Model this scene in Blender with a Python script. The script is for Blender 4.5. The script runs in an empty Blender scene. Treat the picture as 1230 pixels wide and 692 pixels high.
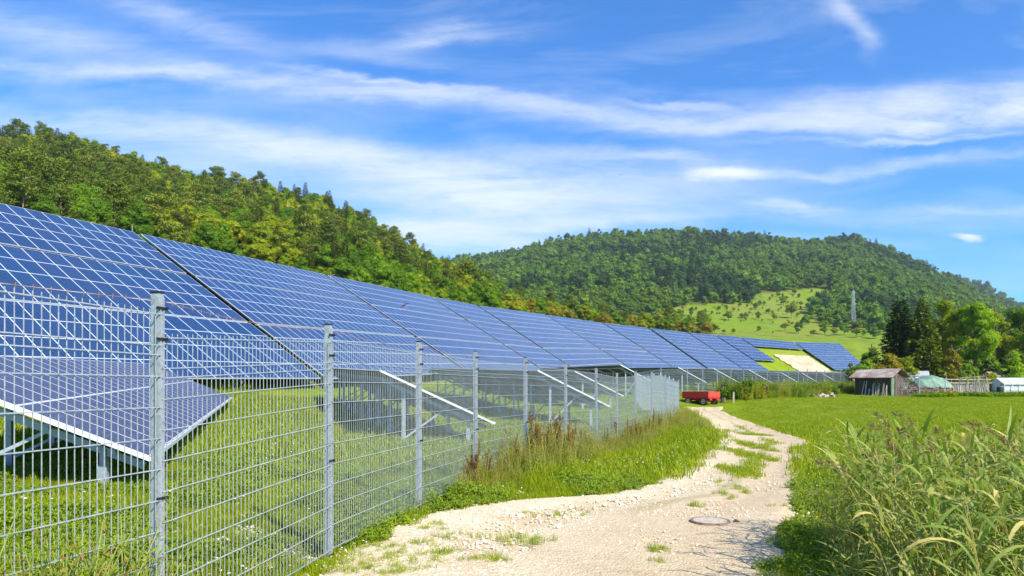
import bpy, math, random
import numpy as np
from mathutils import Vector
random.seed(7); rng = np.random.default_rng(7)
SC = bpy.context.scene
COL = SC.collection
F, CX, HY, EYE = 815.0, 615.0, 465.0, 1.74

# ------------------------------------------------------------------ tags
def tag(o, label=None, cat=None, group=None, kind=None):
    if label: o['label'] = label
    if cat: o['category'] = cat
    if group: o['group'] = group
    if kind: o['kind'] = kind
    return o
def empty(name, loc=(0, 0, 0), rz=0, **k):
    o = bpy.data.objects.new(name, None); COL.objects.link(o)
    o.location = loc; o.rotation_euler = (0, 0, rz); o.empty_display_size = .2
    return tag(o, **k)
def meshobj(name, me, parent=None, **k):
    o = bpy.data.objects.new(name, me); COL.objects.link(o)
    if parent is not None: o.parent = parent
    return tag(o, **k)

# ------------------------------------------------------------------ mesh building
class MB:
    def __init__(s): s.v = []; s.f = []; s.m = []; s.n = 0; s.cur = 0
    def add(s, vs, fs):
        s.v.extend(vs); s.f.extend([tuple(i + s.n for i in f) for f in fs]); s.m.extend([s.cur] * len(fs)); s.n += len(vs)
    def box(s, x0, y0, z0, x1, y1, z1):
        s.add([(x0,y0,z0),(x1,y0,z0),(x1,y1,z0),(x0,y1,z0),(x0,y0,z1),(x1,y0,z1),(x1,y1,z1),(x0,y1,z1)],
              [(3,2,1,0),(4,5,6,7),(0,1,5,4),(1,2,6,5),(2,3,7,6),(3,0,4,7)])
    def hexa(s, b, t):
        s.add(list(b) + list(t), [(3,2,1,0),(4,5,6,7),(0,1,5,4),(1,2,6,5),(2,3,7,6),(3,0,4,7)])
    def bar(s, a, b, w, h=None, up=(0, 0, 1), caps=True):
        h = w if h is None else h
        a = Vector(a); b = Vector(b); d = (b - a).normalized(); up = Vector(up)
        if abs(d.dot(up)) > .98: up = Vector((0, 1, 0)) if abs(d.y) < .9 else Vector((1, 0, 0))
        r = d.cross(up).normalized() * (w / 2); u = r.cross(d).normalized() * (h / 2)
        vs = [tuple(p + q) for p in (a, b) for q in (-r - u, r - u, r + u, -r + u)]
        fs = [(0,1,5,4),(1,2,6,5),(2,3,7,6),(3,0,4,7)]
        if caps: fs += [(3,2,1,0),(4,5,6,7)]
        s.add(vs, fs)
    def tube(s, pts, rad, n=6, caps=True):
        pts = [Vector(p) for p in pts]; rad = rad if isinstance(rad, (list, tuple)) else [rad] * len(pts)
        vs = []; ref = Vector((.3, .9, .2))
        for i, p in enumerate(pts):
            d = (pts[min(i + 1, len(pts) - 1)] - pts[max(i - 1, 0)]).normalized()
            r = d.cross(ref).normalized() if abs(d.dot(ref)) < .95 else d.cross(Vector((1, 0, 0))).normalized()
            u = r.cross(d)
            for k in range(n):
                t = 2 * math.pi * k / n
                vs.append(tuple(p + (r * math.cos(t) + u * math.sin(t)) * rad[i]))
        fs = [(i*n+k, i*n+(k+1) % n, (i+1)*n+(k+1) % n, (i+1)*n+k) for i in range(len(pts)-1) for k in range(n)]
        if caps: fs += [tuple(range(n-1, -1, -1)), tuple((len(pts)-1)*n + k for k in range(n))]
        s.add(vs, fs)
    def cyl(s, c, r, h, n=16, axis='z', r2=None):
        c = Vector(c); e = {'x': (h/2, 0, 0), 'y': (0, h/2, 0), 'z': (0, 0, h/2)}[axis]; e = Vector(e)
        s.tube([c - e, c + e], [r, r if r2 is None else r2], n)
    def mesh(s, name, mats, smooth=False):
        me = bpy.data.meshes.new(name); me.from_pydata(s.v, [], s.f)
        for m in (mats if isinstance(mats, (list, tuple)) else [mats]): me.materials.append(m)
        if any(s.m): me.polygons.foreach_set('material_index', s.m)
        if smooth: me.polygons.foreach_set('use_smooth', [True] * len(me.polygons))
        me.update(); return me
    def build(s, name, mats, parent=None, smooth=False, **k):
        return meshobj(name, s.mesh(name, mats, smooth), parent, **k)

# ------------------------------------------------------------------ materials
def lin(r, g, b): return (r, g, b, 1)
class NT:
    def __init__(s, name):
        s.mat = bpy.data.materials.new(name); s.mat.use_nodes = True; s.t = s.mat.node_tree
        s.b = s.t.nodes['Principled BSDF']; s.out = s.t.nodes['Material Output']
    def n(s, typ, **k):
        o = s.t.nodes.new(typ)
        for a, b in k.items(): setattr(o, a, b)
        return o
    def l(s, a, b): s.t.links.new(a, b)
    def noise(s, scale, detail=4, rough=.55, vec=None, dim='3D'):
        o = s.n('ShaderNodeTexNoise'); o.inputs['Scale'].default_value = scale; o.inputs['Detail'].default_value = detail
        o.inputs['Roughness'].default_value = rough
        if vec is not None: s.l(vec, o.inputs['Vector'])
        return o.outputs['Fac']
    def obj(s): return s.n('ShaderNodeTexCoord').outputs['Object']
    def pos(s): return s.n('ShaderNodeNewGeometry').outputs['Position']
    def ramp(s, fac, stops, interp='LINEAR'):
        o = s.n('ShaderNodeValToRGB'); e = o.color_ramp.elements; o.color_ramp.interpolation = interp
        while len(e) < len(stops): e.new(.5)
        for x, (p, c) in zip(e, stops):
            x.position = p; x.color = c if len(c) == 4 else (*c, 1)
        s.l(fac, o.inputs['Fac']); return o.outputs['Color']
    def mix(s, fac, a, b, blend='MIX'):
        o = s.n('ShaderNodeMix', data_type='RGBA', blend_type=blend)
        for sock, v in ((o.inputs[0], fac), (o.inputs[6], a), (o.inputs[7], b)):
            if hasattr(v, 'is_linked') or hasattr(v, 'links'): s.l(v, sock)
            elif isinstance(v, (int, float)): sock.default_value = v
            else: sock.default_value = v if len(v) == 4 else (*v, 1)
        return o.outputs[2]
    def math(s, op, a, b=None, c=None, clamp=False):
        o = s.n('ShaderNodeMath', operation=op); o.use_clamp = clamp
        for i, v in enumerate((a, b, c)):
            if v is None: continue
            if isinstance(v, (int, float)): o.inputs[i].default_value = v
            else: s.l(v, o.inputs[i])
        return o.outputs[0]
    def bump(s, h, strength=.5, dist=.02):
        o = s.n('ShaderNodeBump'); o.inputs['Strength'].default_value = strength; o.inputs['Distance'].default_value = dist
        s.l(h, o.inputs['Height']); s.l(o.outputs['Normal'], s.b.inputs['Normal'])
    def set(s, **k):
        for a, v in k.items():
            i = s.b.inputs[a.replace('_', ' ')]
            if hasattr(v, 'links'): s.l(v, i)
            else: i.default_value = v
        return s.mat

def simple(name, c, rough=.6, metal=0, var=.25, scale=6, bump=0):
    m = NT(name); f = m.noise(scale, 5, .6, m.obj())
    lo = tuple(x * (1 - var) for x in c); hi = tuple(min(1, x * (1 + var)) for x in c)
    m.set(Base_Color=m.ramp(f, [(.3, lo), (.7, hi)]), Roughness=rough, Metallic=metal)
    if bump: m.bump(m.noise(scale * 6, 4, .6, m.obj()), bump, .01)
    return m.mat

def galvanised(name, c=(.5, .54, .57), metal=.35):
    m = NT(name); p = m.obj()
    v = m.n('ShaderNodeTexVoronoi'); v.inputs['Scale'].default_value = 60; m.l(p, v.inputs['Vector'])
    f = m.math('ADD', m.math('MULTIPLY', m.noise(9, 5, .7, p), .6), m.math('MULTIPLY', v.outputs['Color'], .4))
    m.set(Base_Color=m.ramp(f, [(.25, tuple(x*.72 for x in c)), (.75, tuple(min(1, x*1.18) for x in c))]),
          Metallic=metal, Roughness=m.math('ADD', m.math('MULTIPLY', f, .3), .33))
    return m.mat

def solar(name, ca, cb, frame, cw, rw, cells=(6, 10), rough=.22):
    """photovoltaic modules: one UV unit is one module"""
    m = NT(name); uv = m.n('ShaderNodeUVMap').outputs['UV']
    sp = m.n('ShaderNodeSeparateXYZ'); m.l(uv, sp.inputs[0]); u, v = sp.outputs[0], sp.outputs[1]
    def edge(x, w):   # 1 on the frame, 0 on the cells
        fr = m.math('FRACT', x); d = m.math('MINIMUM', fr, m.math('SUBTRACT', 1, fr)); return m.math('LESS_THAN', d, w)
    fm = m.math('MAXIMUM', edge(u, cw), edge(v, rw))
    cell = m.math('MAXIMUM', edge(m.math('MULTIPLY', u, cells[0]), .035), edge(m.math('MULTIPLY', v, cells[1]), .035))
    fl = m.n('ShaderNodeVectorMath', operation='FLOOR'); m.l(uv, fl.inputs[0])
    wn = m.n('ShaderNodeTexWhiteNoise', noise_dimensions='3D'); m.l(fl.outputs[0], wn.inputs['Vector'])
    mu = m.n('ShaderNodeVectorMath', operation='MULTIPLY'); m.l(uv, mu.inputs[0]); mu.inputs[1].default_value = (cells[0], cells[1], 1)
    fl2 = m.n('ShaderNodeVectorMath', operation='FLOOR'); m.l(mu.outputs[0], fl2.inputs[0])
    wn2 = m.n('ShaderNodeTexWhiteNoise', noise_dimensions='3D'); m.l(fl2.outputs[0], wn2.inputs['Vector'])
    f = m.math('ADD', m.math('MULTIPLY', wn.outputs['Value'], .65), m.math('MULTIPLY', wn2.outputs['Value'], .35))
    base = m.ramp(f, [(.1, ca), (.9, cb)])
    tn = m.noise(.22, 3, .6, m.n('ShaderNodeNewGeometry').outputs['Position'])
    base = m.mix(m.ramp(tn, [(.42, (0, 0, 0)), (.62, (.75, .75, .75))]), base, tuple(x*k for x, k in zip(cb, (1.25, .8, .85))))
    base = m.mix(m.math('MULTIPLY', cell, .5), base, tuple(min(1, x*2.2+.05) for x in cb))
    m.set(Base_Color=m.mix(fm, base, frame), Roughness=m.math('ADD', m.math('MULTIPLY', fm, .25), rough),
          IOR=1.5, Specular_IOR_Level=.6)
    nn = m.noise(3.0, 3, .5, m.obj()); m.bump(nn, .06, .02)
    return m.mat

def leaf_mat(name, stops, trans=.35, hue=.5, attr=True):
    m = NT(name)
    oi = m.n('ShaderNodeObjectInfo'); rnd = oi.outputs['Random']
    f = rnd
    if attr:
        at = m.n('ShaderNodeAttribute'); at.attribute_name = 'tone'
        f = m.math('ADD', m.math('MULTIPLY', rnd, .55), m.math('MULTIPLY', at.outputs['Fac'], .45))
    c = m.ramp(f, stops)
    d = m.n('ShaderNodeBsdfDiffuse'); t = m.n('ShaderNodeBsdfTranslucent'); g = m.n('ShaderNodeBsdfGlossy')
    g.inputs['Roughness'].default_value = .5; g.inputs['Color'].default_value = (1, 1, 1, 1)
    m.l(c, d.inputs['Color'])
    ct = m.mix(1.0, c, (1.25, 1.3, .5), 'MULTIPLY'); m.l(ct, t.inputs['Color'])
    mx = m.n('ShaderNodeMixShader'); mx.inputs[0].default_value = trans
    m.l(d.outputs[0], mx.inputs[1]); m.l(t.outputs[0], mx.inputs[2])
    mx2 = m.n('ShaderNodeMixShader'); mx2.inputs[0].default_value = .012
    m.l(mx.outputs[0], mx2.inputs[1]); m.l(g.outputs[0], mx2.inputs[2]); m.l(mx2.outputs[0], m.out.inputs['Surface'])
    m.t.nodes.remove(m.b)
    return m.mat

M = {}
M['post'] = galvanised('galvanised_post', (.46, .52, .55), .3)
M['wire'] = galvanised('galvanised_wire', (.47, .51, .52), .3)
M['steel'] = galvanised('galvanised_profile', (.42, .46, .50), .35)
M['alu'] = simple('aluminium_rail', (.78, .80, .82), .4, .1, .08)
M['black'] = simple('black_plastic', (.015, .015, .018), .5)
M['rust'] = simple('rusty_wire', (.30, .17, .11), .8)
M['back'] = simple('module_backsheet', (.16, .165, .17), .6, 0, .15, 2)
M['pv'] = solar('polycrystalline_modules', (.009, .036, .100), (.019, .056, .150), (.58, .62, .68), .024, .018)
M['pv2'] = solar('violet_modules', (.030, .040, .095), (.052, .060, .135), (.62, .65, .70), .03, .012, (4, 8))
M['white'] = simple('white_paint', (.75, .75, .73), .5)
M['red'] = simple('red_paint', (.50, .018, .015), .45, 0, .3, 3)
M['red_light'] = simple('sunlit_red_paint', (.60, .055, .03), .55, 0, .3, 3)
M['tyre'] = simple('tyre_rubber', (.02, .02, .02), .85)
M['rim'] = simple('cream_rim', (.50, .33, .18), .7)
M['bark'] = simple('bark', (.13, .095, .07), .9, 0, .4, 3, .4)
M['pinebark'] = simple('pine_bark', (.26, .17, .11), .9, 0, .4, 3, .4)
M['deadwood'] = simple('dead_wood', (.42, .38, .33), .9, 0, .3, 3)
M['wood'] = simple('weathered_planks', (.17, .115, .08), .85, 0, .45, 5, .3)
M['wooddark'] = simple('shaded_planks', (.075, .05, .035), .85, 0, .45, 5, .3)
M['woodlight'] = simple('peeled_poles', (.42, .36, .29), .85, 0, .3, 5, .2)
M['logend'] = simple('split_firewood', (.46, .25, .13), .85, 0, .5, 7, .3)
M['tarp'] = simple('green_tarpaulin', (.17, .28, .19), .6, 0, .4, 2.5, .3)
M['glasshouse'] = simple('greenhouse_film', (.62, .66, .66), .35, 0, .2, 1.2)
M['concrete'] = simple('concrete', (.52, .44, .34), .85, 0, .25, 20, .4)
M['iron'] = simple('rusty_iron', (.27, .185, .13), .75, .2, .4, 20, .4)
M['stone'] = simple('limestone_gravel', (.72, .64, .50), .9, 0, .25, 9, .3)

# ------------------------------------------------------------------ terrain
BOT = np.array([(-22.3,16.7,1.93),(-10.35,37.5,2.22),(-3.8,59.5,3.05),(3.9,79,3.58),(8.75,89.5,3.77),(19.8,113.5,5.01),
                (31.95,133.5,5.51),(42.8,149,5.94),(55.7,163,6.0),(65,171,5.95),(73.2,176.5,5.95),(90.5,190,6.55),(108,205,7.0)])
TOP = np.array([(-37.4,25.2,12.5),(-25.4,46,12.2),(-18.7,68.3,13.05),(-10.6,88.6,13.58),(-5,100,13.77),(6.2,124.3,15.0),
                (19.5,145.5,15.5),(32.85,163.2,15.95),(45.9,177.3,16.0),(55.5,186,16.1),(63.8,191,15.9),(85,205,15.4),(106.4,220,15.9)])
LINE = np.vstack([[-62.3, -52.6, 1.5], BOT, [150, 240, 7.5]])
LINE[:, 2] -= .9
CTRL = [(-40,-40,0),(40,-40,0),(0,-10,0),(0,0,0),(0,6,0),(10,6,0),(20,10,0),(-2.3,4.4,0),(-1.8,6.6,0),(0,14,0),(10,15,-.05),
        (2.3,19,-.2),(8,33,-.3),(20,30,-.1),(4,21,-.22),(8.6,45,.05),(13.6,50,.5),(25,45,.3),(40,60,.7),(36,66,.85),(30,40,.2),
        (60,66,.9),(60,100,1.4),(100,120,1.8),(43.8,85,1.37),(25.8,63,.85),(-5.3,9.5,.36),(-12,27,.8),(-.5,18.1,.15),(-3,17.3,.25),(3.8,26.7,.15),
        (6.3,38.4,.5),(11,54,1.1),(18,63,1.25),(28,73,1.4),(40,87,1.6),(52,102,1.9),(-5,34,.6),(0,46,.9),(6,66,1.5),(16,90,2.1),(32,112,2.6),
        (80,60,1.0),(110,80,1.4),(60,20,.3),(-7,4,.35),(-12,14,.7),(-20,-10,.6)]
CTRL += [tuple(p) for p in LINE[1:-1]] + [(120,180,3.0),(140,140,2.2)]
CT = np.array(CTRL, float)
def _phi(r2): return np.where(r2 > 0, r2 * np.log(r2 + 1e-12) * .5, 0)
def _tps():
    n = len(CT); K = _phi(((CT[:, None, :2] - CT[None, :, :2]) ** 2).sum(-1)) + np.eye(n) * 6.0
    P = np.c_[np.ones(n), CT[:, :2]]; A = np.zeros((n + 3, n + 3)); A[:n, :n] = K; A[:n, n:] = P; A[n:, :n] = P.T
    return np.linalg.solve(A, np.r_[CT[:, 2], 0, 0, 0])
TW = _tps()
def tps(x, y):
    out = np.empty_like(x); N = 20000
    for i in range(0, len(x), N):
        q = np.c_[x[i:i+N], y[i:i+N]]
        k = _phi(((q[:, None] - CT[None, :, :2]) ** 2).sum(-1))
        out[i:i+N] = k @ TW[:-3] + TW[-3] + q @ TW[-2:]
    return out
def line_dist(x, y):
    """signed distance to the foot of the array (positive up the slope) and height of the foot"""
    best = np.full(x.shape, 1e9); p = np.zeros_like(x); zz = np.zeros_like(x); ss = np.zeros_like(x); acc = 0
    for a, b in zip(LINE[:-1], LINE[1:]):
        d = b[:2] - a[:2]; L = math.hypot(*d); t = ((x - a[0]) * d[0] + (y - a[1]) * d[1]) / L ** 2; tc = np.clip(t, 0, 1)
        dx = x - a[0] - tc * d[0]; dy = y - a[1] - tc * d[1]; r = np.hypot(dx, dy)
        side = np.where(d[0] * (y - a[1]) - d[1] * (x - a[0]) > 0, 1., -1.)
        m = r < best; best = np.where(m, r, best); p = np.where(m, r * side, p); zz = np.where(m, a[2] + tc * (b[2] - a[2]), zz)
        ss = np.where(m, acc + tc * L, ss); acc += L
    return p, zz, ss, acc
def interp(x, pts):
    a = np.array(pts, float); return np.interp(x, a[:, 0], a[:, 1])
SIL_L = [(-500,150),(-200,165),(0,184),(60,183),(100,193),(160,211),(230,233),(300,239),(380,254),(420,270),(450,287),(490,312),(530,331),(560,343),(590,361),(620,375),(680,390),(740,400),(800,414),(860,440),(950,462)]
Y1_L = [(-500,230),(0,262),(300,280),(500,300),(650,300),(800,300),(950,300)]
Y0_L = [(-500,80),(0,95),(166,100),(391,118),(518,130),(574,140),(656,160),(724,180),(779,198),(860,220),(950,240)]
YS_L = [(-500,220),(0,283),(166,314),(391,358),(518,381),(574,388),(656,396),(724,402),(779,408),(860,435),(950,455)]
SIL_F = [(-300,330),(400,335),(500,322),(560,314),(620,305),(660,294),(720,285),(800,282),(830,279),(880,284),(960,293),(1020,289),(1060,298),
         (1100,318),(1150,341),(1190,362),(1230,380),(1300,396),(1500,425),(1900,440)]
def zpx(y, Y): return EYE + (HY - y) * Y / F
def far_z(x, y):
    Y = np.maximum(y, 30.); px = np.clip(CX + F * x / Y, -500, 1900)
    y0 = interp(px, Y0_L); y1 = interp(px, Y1_L); z0 = zpx(interp(px, YS_L), y0); z1 = zpx(interp(px, SIL_L), y1)
    t = np.clip((Y - y0) / (y1 - y0), 0, 1); zl = z0 + (z1 - z0) * (t ** 1.12)
    zl = np.where(Y > y1, z1 - (Y - y1) * .16, zl)
    zl = np.where(Y < y0, -50, zl)
    zl = np.where(px > 960, -50, zl)
    s = interp(px, SIL_F)
    foot = 414.; mid = np.maximum(350., s + (foot - s) * .45)
    yy = np.where(Y < 520, foot + (mid - foot) * np.clip((Y - 300) / 220, 0, 1), mid + (s - mid) * np.clip((Y - 520) / 380, 0, 1) ** .85)
    zf = np.where(Y < 900, zpx(yy, Y), zpx(s, 900.) - (Y - 900) * .1)
    zf = np.where(Y < 300, 18.2 - (300 - Y) * .16, zf)
    s2 = interp(px, [(-500,470),(700,440),(1000,360),(1100,338),(1140,336),(1185,344),(1210,360),(1240,374),(1320,398),(1500,420),(1900,440)])
    z2 = zpx(s2, 1350.) - np.abs(Y - 1350) * .28
    return np.maximum(np.maximum(zl, zf), z2)
def ssmooth(a, b, v):
    t = np.clip((v - a) / (b - a), 0, 1); return t * t * (3 - 2 * t)
def H(x, y):
    x = np.atleast_1d(np.asarray(x, float)); y = np.atleast_1d(np.asarray(y, float))
    r = np.hypot(x, y)
    xc = np.clip(x, -70, 150); yc = np.clip(y, -45, 250)
    base = tps(xc, yc)
    base = base * (1 - ssmooth(10, 60, -y)) 
    p, zl, ss, tot = line_dist(x, y)
    endf = 1 - ssmooth(tot - 55, tot - 20, ss)
    up = np.minimum(p, 17.6) * .577 * endf + np.maximum(p - 17.6, 0) * .04
    w = ssmooth(-4, 0, p); w = w * (1 - ssmooth(250, 300, y))
    near = base * (1 - w) + (zl + np.maximum(up, 0)) * w
    fz = far_z(x, y)
    near = near + ssmooth(200, 330, y) * 6
    k = ssmooth(20, 45, y) * (ssmooth(17.6, 30, p) * (px_left(x, y)) + ssmooth(215, 300, y) * (1 - px_left(x, y)))
    k = np.clip(k, 0, 1)
    z = near * (1 - k) + np.maximum(fz, near) * k
    z = z + .05 * np.sin(x * .9 + 1.3 * np.sin(y * .5)) * np.sin(y * .7) * ssmooth(3, 9, np.abs(x - 1.5)) * (r < 90)
    return z
def px_left(x, y):
    Y = np.maximum(y, 30.); return 1 - ssmooth(860, 960, CX + F * x / Y)
def h1(x, y): return float(H([x], [y])[0])
def unproj(px, py, hint=None):
    """ground point seen at a pixel of the photograph"""
    Y = np.geomspace(1.2, 300, 900) if hint is None else np.linspace(hint[0], hint[1], 600)
    X = (px - CX) * Y / F; z = H(X, Y); ys = HY - (z - EYE) * F / Y
    i = int(np.argmax(ys <= py)); return (float(X[i]), float(Y[i]), float(z[i]))

FA = [(-2.85,1.97),(-2.30,4.4),(-1.80,6.65),(-1.26,9.16),(-.63,11.6),(.275,14),(1.29,16.4),(2.33,18.8),(3.28,21.2),(4.27,23.5),(5.34,25.9),(6.37,28.2),(7.28,30.6),(8.07,32.9)]
MEADOW = [(775,418),(790,372),(830,366),(900,363),(915,352),(985,345),(1004,352),(985,364),(970,376),(990,392),(1040,398),(1075,404),(1240,408),(1240,440),(1075,440),(775,440)]
def inpoly(x, y, poly):
    r = np.zeros(len(x), bool); j = len(poly) - 1
    for i in range(len(poly)):
        xi, yi = poly[i]; xj, yj = poly[j]; c = ((yi > y) != (yj > y)) & (x < (xj-xi)*(y-yi)/(yj-yi+1e-9) + xi); r ^= c; j = i
    return r
def build_ground():
    ang = np.concatenate([np.linspace(-180, -60, 40, endpoint=False), np.linspace(-60, 60, 380, endpoint=False), np.linspace(60, 180, 40, endpoint=False)])
    rad = np.concatenate([[.3, .8], np.geomspace(1.4, 1700, 330)])
    A, R = np.meshgrid(np.radians(ang), rad); x = (np.sin(A) * R).ravel(); y = (np.cos(A) * R).ravel()
    z = H(x, y); na, nr = len(ang), len(rad)
    v = np.c_[x, y, z].tolist(); v.append([0, 0, h1(0, 0)])
    f = [(i*na+j, i*na+(j+1) % na, (i+1)*na+(j+1) % na, (i+1)*na+j) for i in range(nr-1) for j in range(na)]
    f += [(nr*na, (j+1) % na, j) for j in range(na)]
    f = [t[::-1] for t in f]
    me = bpy.data.meshes.new('ground'); me.from_pydata(v, [], f)
    me.polygons.foreach_set('use_smooth', [True] * len(f))
    m = NT('meadow_ground'); p = m.pos()
    n1 = m.noise(.35, 5, .6, p); n2 = m.noise(3.0, 5, .65, p); n3 = m.noise(30, 3, .6, p); n4 = m.noise(.05, 3, .5, p)
    g = m.ramp(n1, [(.3, (.17, .26, .004)), (.52, (.23, .32, .006)), (.75, (.32, .35, .014))])
    g2 = m.ramp(n2, [(.3, (.14, .22, .004)), (.7, (.30, .37, .010))])
    c = m.mix(.45, g, g2)
    c = m.mix(m.math('MULTIPLY', m.ramp(n4, [(.45, (0, 0, 0)), (.62, (1, 1, 1))]), .35), c, (.26, .26, .06))
    c = m.mix(.0, c, c)
    n5 = m.noise(.028, 6, .7, p); n6 = m.noise(.12, 4, .7, p)
    fy = m.n('ShaderNodeSeparateXYZ'); m.l(p, fy.inputs[0]); fm = m.math('MULTIPLY', m.math('SUBTRACT', fy.outputs[1], 200.), .01, clamp=True)
    c = m.mix(m.math('MULTIPLY', fm, .45), c, (.13, .23, .010))
    c = m.mix(m.math('MULTIPLY', fm, m.ramp(n5, [(.44, (0, 0, 0)), (.60, (.8, .8, .8))])), c, (.24, .25, .04))
    c = m.mix(m.math('MULTIPLY', fm, m.ramp(n6, [(.52, (0, 0, 0)), (.66, (.7, .7, .7))])), c, (.09, .15, .012))
    at = m.n('ShaderNodeAttribute'); at.attribute_name = 'woods_and_shade'
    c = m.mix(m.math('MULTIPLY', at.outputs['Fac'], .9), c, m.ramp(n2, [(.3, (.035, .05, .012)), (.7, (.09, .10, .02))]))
    at2 = m.n('ShaderNodeAttribute'); at2.attribute_name = 'stony'
    sf = m.ramp(m.math('ADD', m.math('MULTIPLY', m.noise(2.2, 5, .6, p), .8), at2.outputs['Fac']), [(.75, (0, 0, 0)), (1.0, (1, 1, 1))])
    c = m.mix(sf, c, m.ramp(n3, [(.3, (.30, .24, .15)), (.7, (.58, .50, .38))]))
    m.set(Base_Color=c, Roughness=.9, Specular_IOR_Level=.1)
    m.bump(m.math('ADD', n3, n2), .9, .08)
    me.materials.append(m.mat)
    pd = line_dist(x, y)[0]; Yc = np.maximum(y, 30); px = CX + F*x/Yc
    woods_and_shade = np.where((y > 10) & (pd > .2) & (px < 900) & (y < 420), ssmooth(.2, 1.2, pd), 0); far = (y > 420) & (z > EYE)  # forest floor, plus shade under the big tables put into the ground colour
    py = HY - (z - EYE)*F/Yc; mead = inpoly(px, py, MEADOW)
    woods_and_shade = np.where(far & ~mead, .8, woods_and_shade); woods_and_shade = np.where(mead & (y > 225), 0, woods_and_shade); woods_and_shade = np.append(woods_and_shade, 0)
    a = me.attributes.new('woods_and_shade', 'FLOAT', 'POINT'); a.data.foreach_set('value', woods_and_shade.astype(np.float32))
    fx = np.interp(y, [p_[1] for p_ in FA], [p_[0] for p_ in FA]); st = np.exp(-((x - fx + .5)/.8)**2) * (y > 3) * (y < 9.5); st = np.append(st, 0)
    a = me.attributes.new('stony', 'FLOAT', 'POINT'); a.data.foreach_set('value', (st*.5).astype(np.float32))
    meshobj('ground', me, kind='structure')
build_ground()

# ------------------------------------------------------------------ gravel path
PL = [(1400,-600),(900,40),(790,205),(678,394),(640,458),(622,500),(612,552),(604,640),(598,735),(585,775),(570,805),(556,830),(540,855),(528,862),(515,856),(502,840),(494,824),(490,820)]
PR = [(1400,1180),(900,1000),(790,985),(692,955),(640,955),(600,962),(565,975),(548,985),(532,975),(516,925),(503,885),(494,866),(490,868)]
PATHROWS = []
def build_path():
    ys = np.concatenate([np.geomspace(1400, 700, 30), np.linspace(696, 560, 110), np.linspace(559, 490, 110)])
    L = np.array(sorted(PL)); R = np.array(sorted(PR)); nx = 60; V = []
    for i, py in enumerate(ys):
        xl = np.interp(py, L[:, 0], L[:, 1]); xr = np.interp(py, R[:, 0], R[:, 1])
        a = unproj(xl, py); b = unproj(xr, py)
        s = F / a[1]
        n1 = .10 * math.sin(a[1] * 1.9) + .05 * math.sin(a[1] * 5.7 + 1) + random.uniform(-.03, .03)
        n2 = .10 * math.sin(b[1] * 1.7 + 2) + .05 * math.sin(b[1] * 5.1) + random.uniform(-.03, .03)
        ax, ay = a[0] - n1 * .6, a[1]; bx, by = b[0] + n2 * .6, b[1]
        PATHROWS.append((ay, ax, bx))
        for k in range(nx + 1):
            t = k / nx; x = ax + (bx - ax) * t; y = ay + (by - ay) * t; V.append((x, y))
    V = np.array(V); z = H(V[:, 0], V[:, 1])
    T = np.tile(np.linspace(0, 1, nx + 1), len(ys))
    rut = -.03 * (np.exp(-((T - .33) / .12) ** 2) + np.exp(-((T - .74) / .12) ** 2)) * (V[:, 1] > 7)
    lip = -.075 * (np.exp(-(T / .02) ** 2) + np.exp(-((1 - T) / .02) ** 2))
    z = z + .07 + rut + lip
    n = nx + 1; f = [(i*n+k, i*n+k+1, (i+1)*n+k+1, (i+1)*n+k) for i in range(len(ys)-1) for k in range(nx)]
    me = bpy.data.meshes.new('gravel_path'); me.from_pydata(np.c_[V, z].tolist(), [], f)
    me.polygons.foreach_set('use_smooth', [True] * len(f))
    m = NT('limestone_track'); p = m.pos()
    vo = m.n('ShaderNodeTexVoronoi'); vo.inputs['Scale'].default_value = 38; m.l(p, vo.inputs['Vector'])
    vo2 = m.n('ShaderNodeTexVoronoi'); vo2.inputs['Scale'].default_value = 14; m.l(p, vo2.inputs['Vector'])
    big = m.noise(.8, 5, .6, p); fine = m.noise(60, 3, .7, p)
    base = m.ramp(big, [(.3, (.58, .40, .20)), (.5, (.74, .56, .31)), (.68, (.88, .74, .48))])
    st = m.ramp(vo.outputs['Color'], [(.1, (.38, .28, .16)), (.6, (.70, .58, .38)), (.95, (.88, .80, .62))])
    c = m.mix(.5, base, st); c = m.mix(.3, c, m.ramp(fine, [(.35, (.36, .27, .17)), (.6, (.82, .73, .58))]))
    at = m.n('ShaderNodeAttribute'); at.attribute_name = 'rut'
    rf = m.math('MULTIPLY', m.math('SUBTRACT', at.outputs['Fac'], m.math('MULTIPLY', m.noise(1.6, 5, .65, p), .9)), 1.6, clamp=True)
    c = m.mix(m.math('MULTIPLY', rf, .55), c, m.ramp(m.noise(2.2, 5, .7, p), [(.3, (.52, .37, .20)), (.7, (.74, .57, .35))]))
    dirt = m.ramp(m.noise(.9, 6, .7, p), [(.55, (0, 0, 0)), (.68, (1, 1, 1))]); c = m.mix(m.math('MULTIPLY', dirt, .6), c, (.46, .32, .16))
    at4 = m.n('ShaderNodeAttribute'); at4.attribute_name = 'middle'
    mf = m.math('MULTIPLY', m.math('SUBTRACT', at4.outputs['Fac'], m.math('MULTIPLY', m.noise(1.3, 6, .75, p), 1.1)), 2.2, clamp=True)
    at3 = m.n('ShaderNodeAttribute'); at3.attribute_name = 'worn'
    wf = m.math('MULTIPLY', m.math('ADD', at3.outputs['Fac'], m.math('SUBTRACT', m.noise(1.1, 5, .65, p), .5)), .62, clamp=True)
    c = m.mix(wf, c, m.ramp(m.noise(7, 5, .7, p), [(.3, (.45, .33, .19)), (.7, (.68, .53, .35))]))
    c = m.mix(m.math('MULTIPLY', mf, .55), c, m.ramp(m.noise(12, 4, .7, p), [(.35, (.26, .23, .07)), (.65, (.50, .40, .20))]))
    m.set(Base_Color=c, Roughness=.95, Specular_IOR_Level=.15)
    hgt = m.math('ADD', m.math('MULTIPLY', vo.outputs['Distance'], -1.2), m.math('ADD', m.math('MULTIPLY', vo2.outputs['Distance'], -.8), fine))
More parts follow.
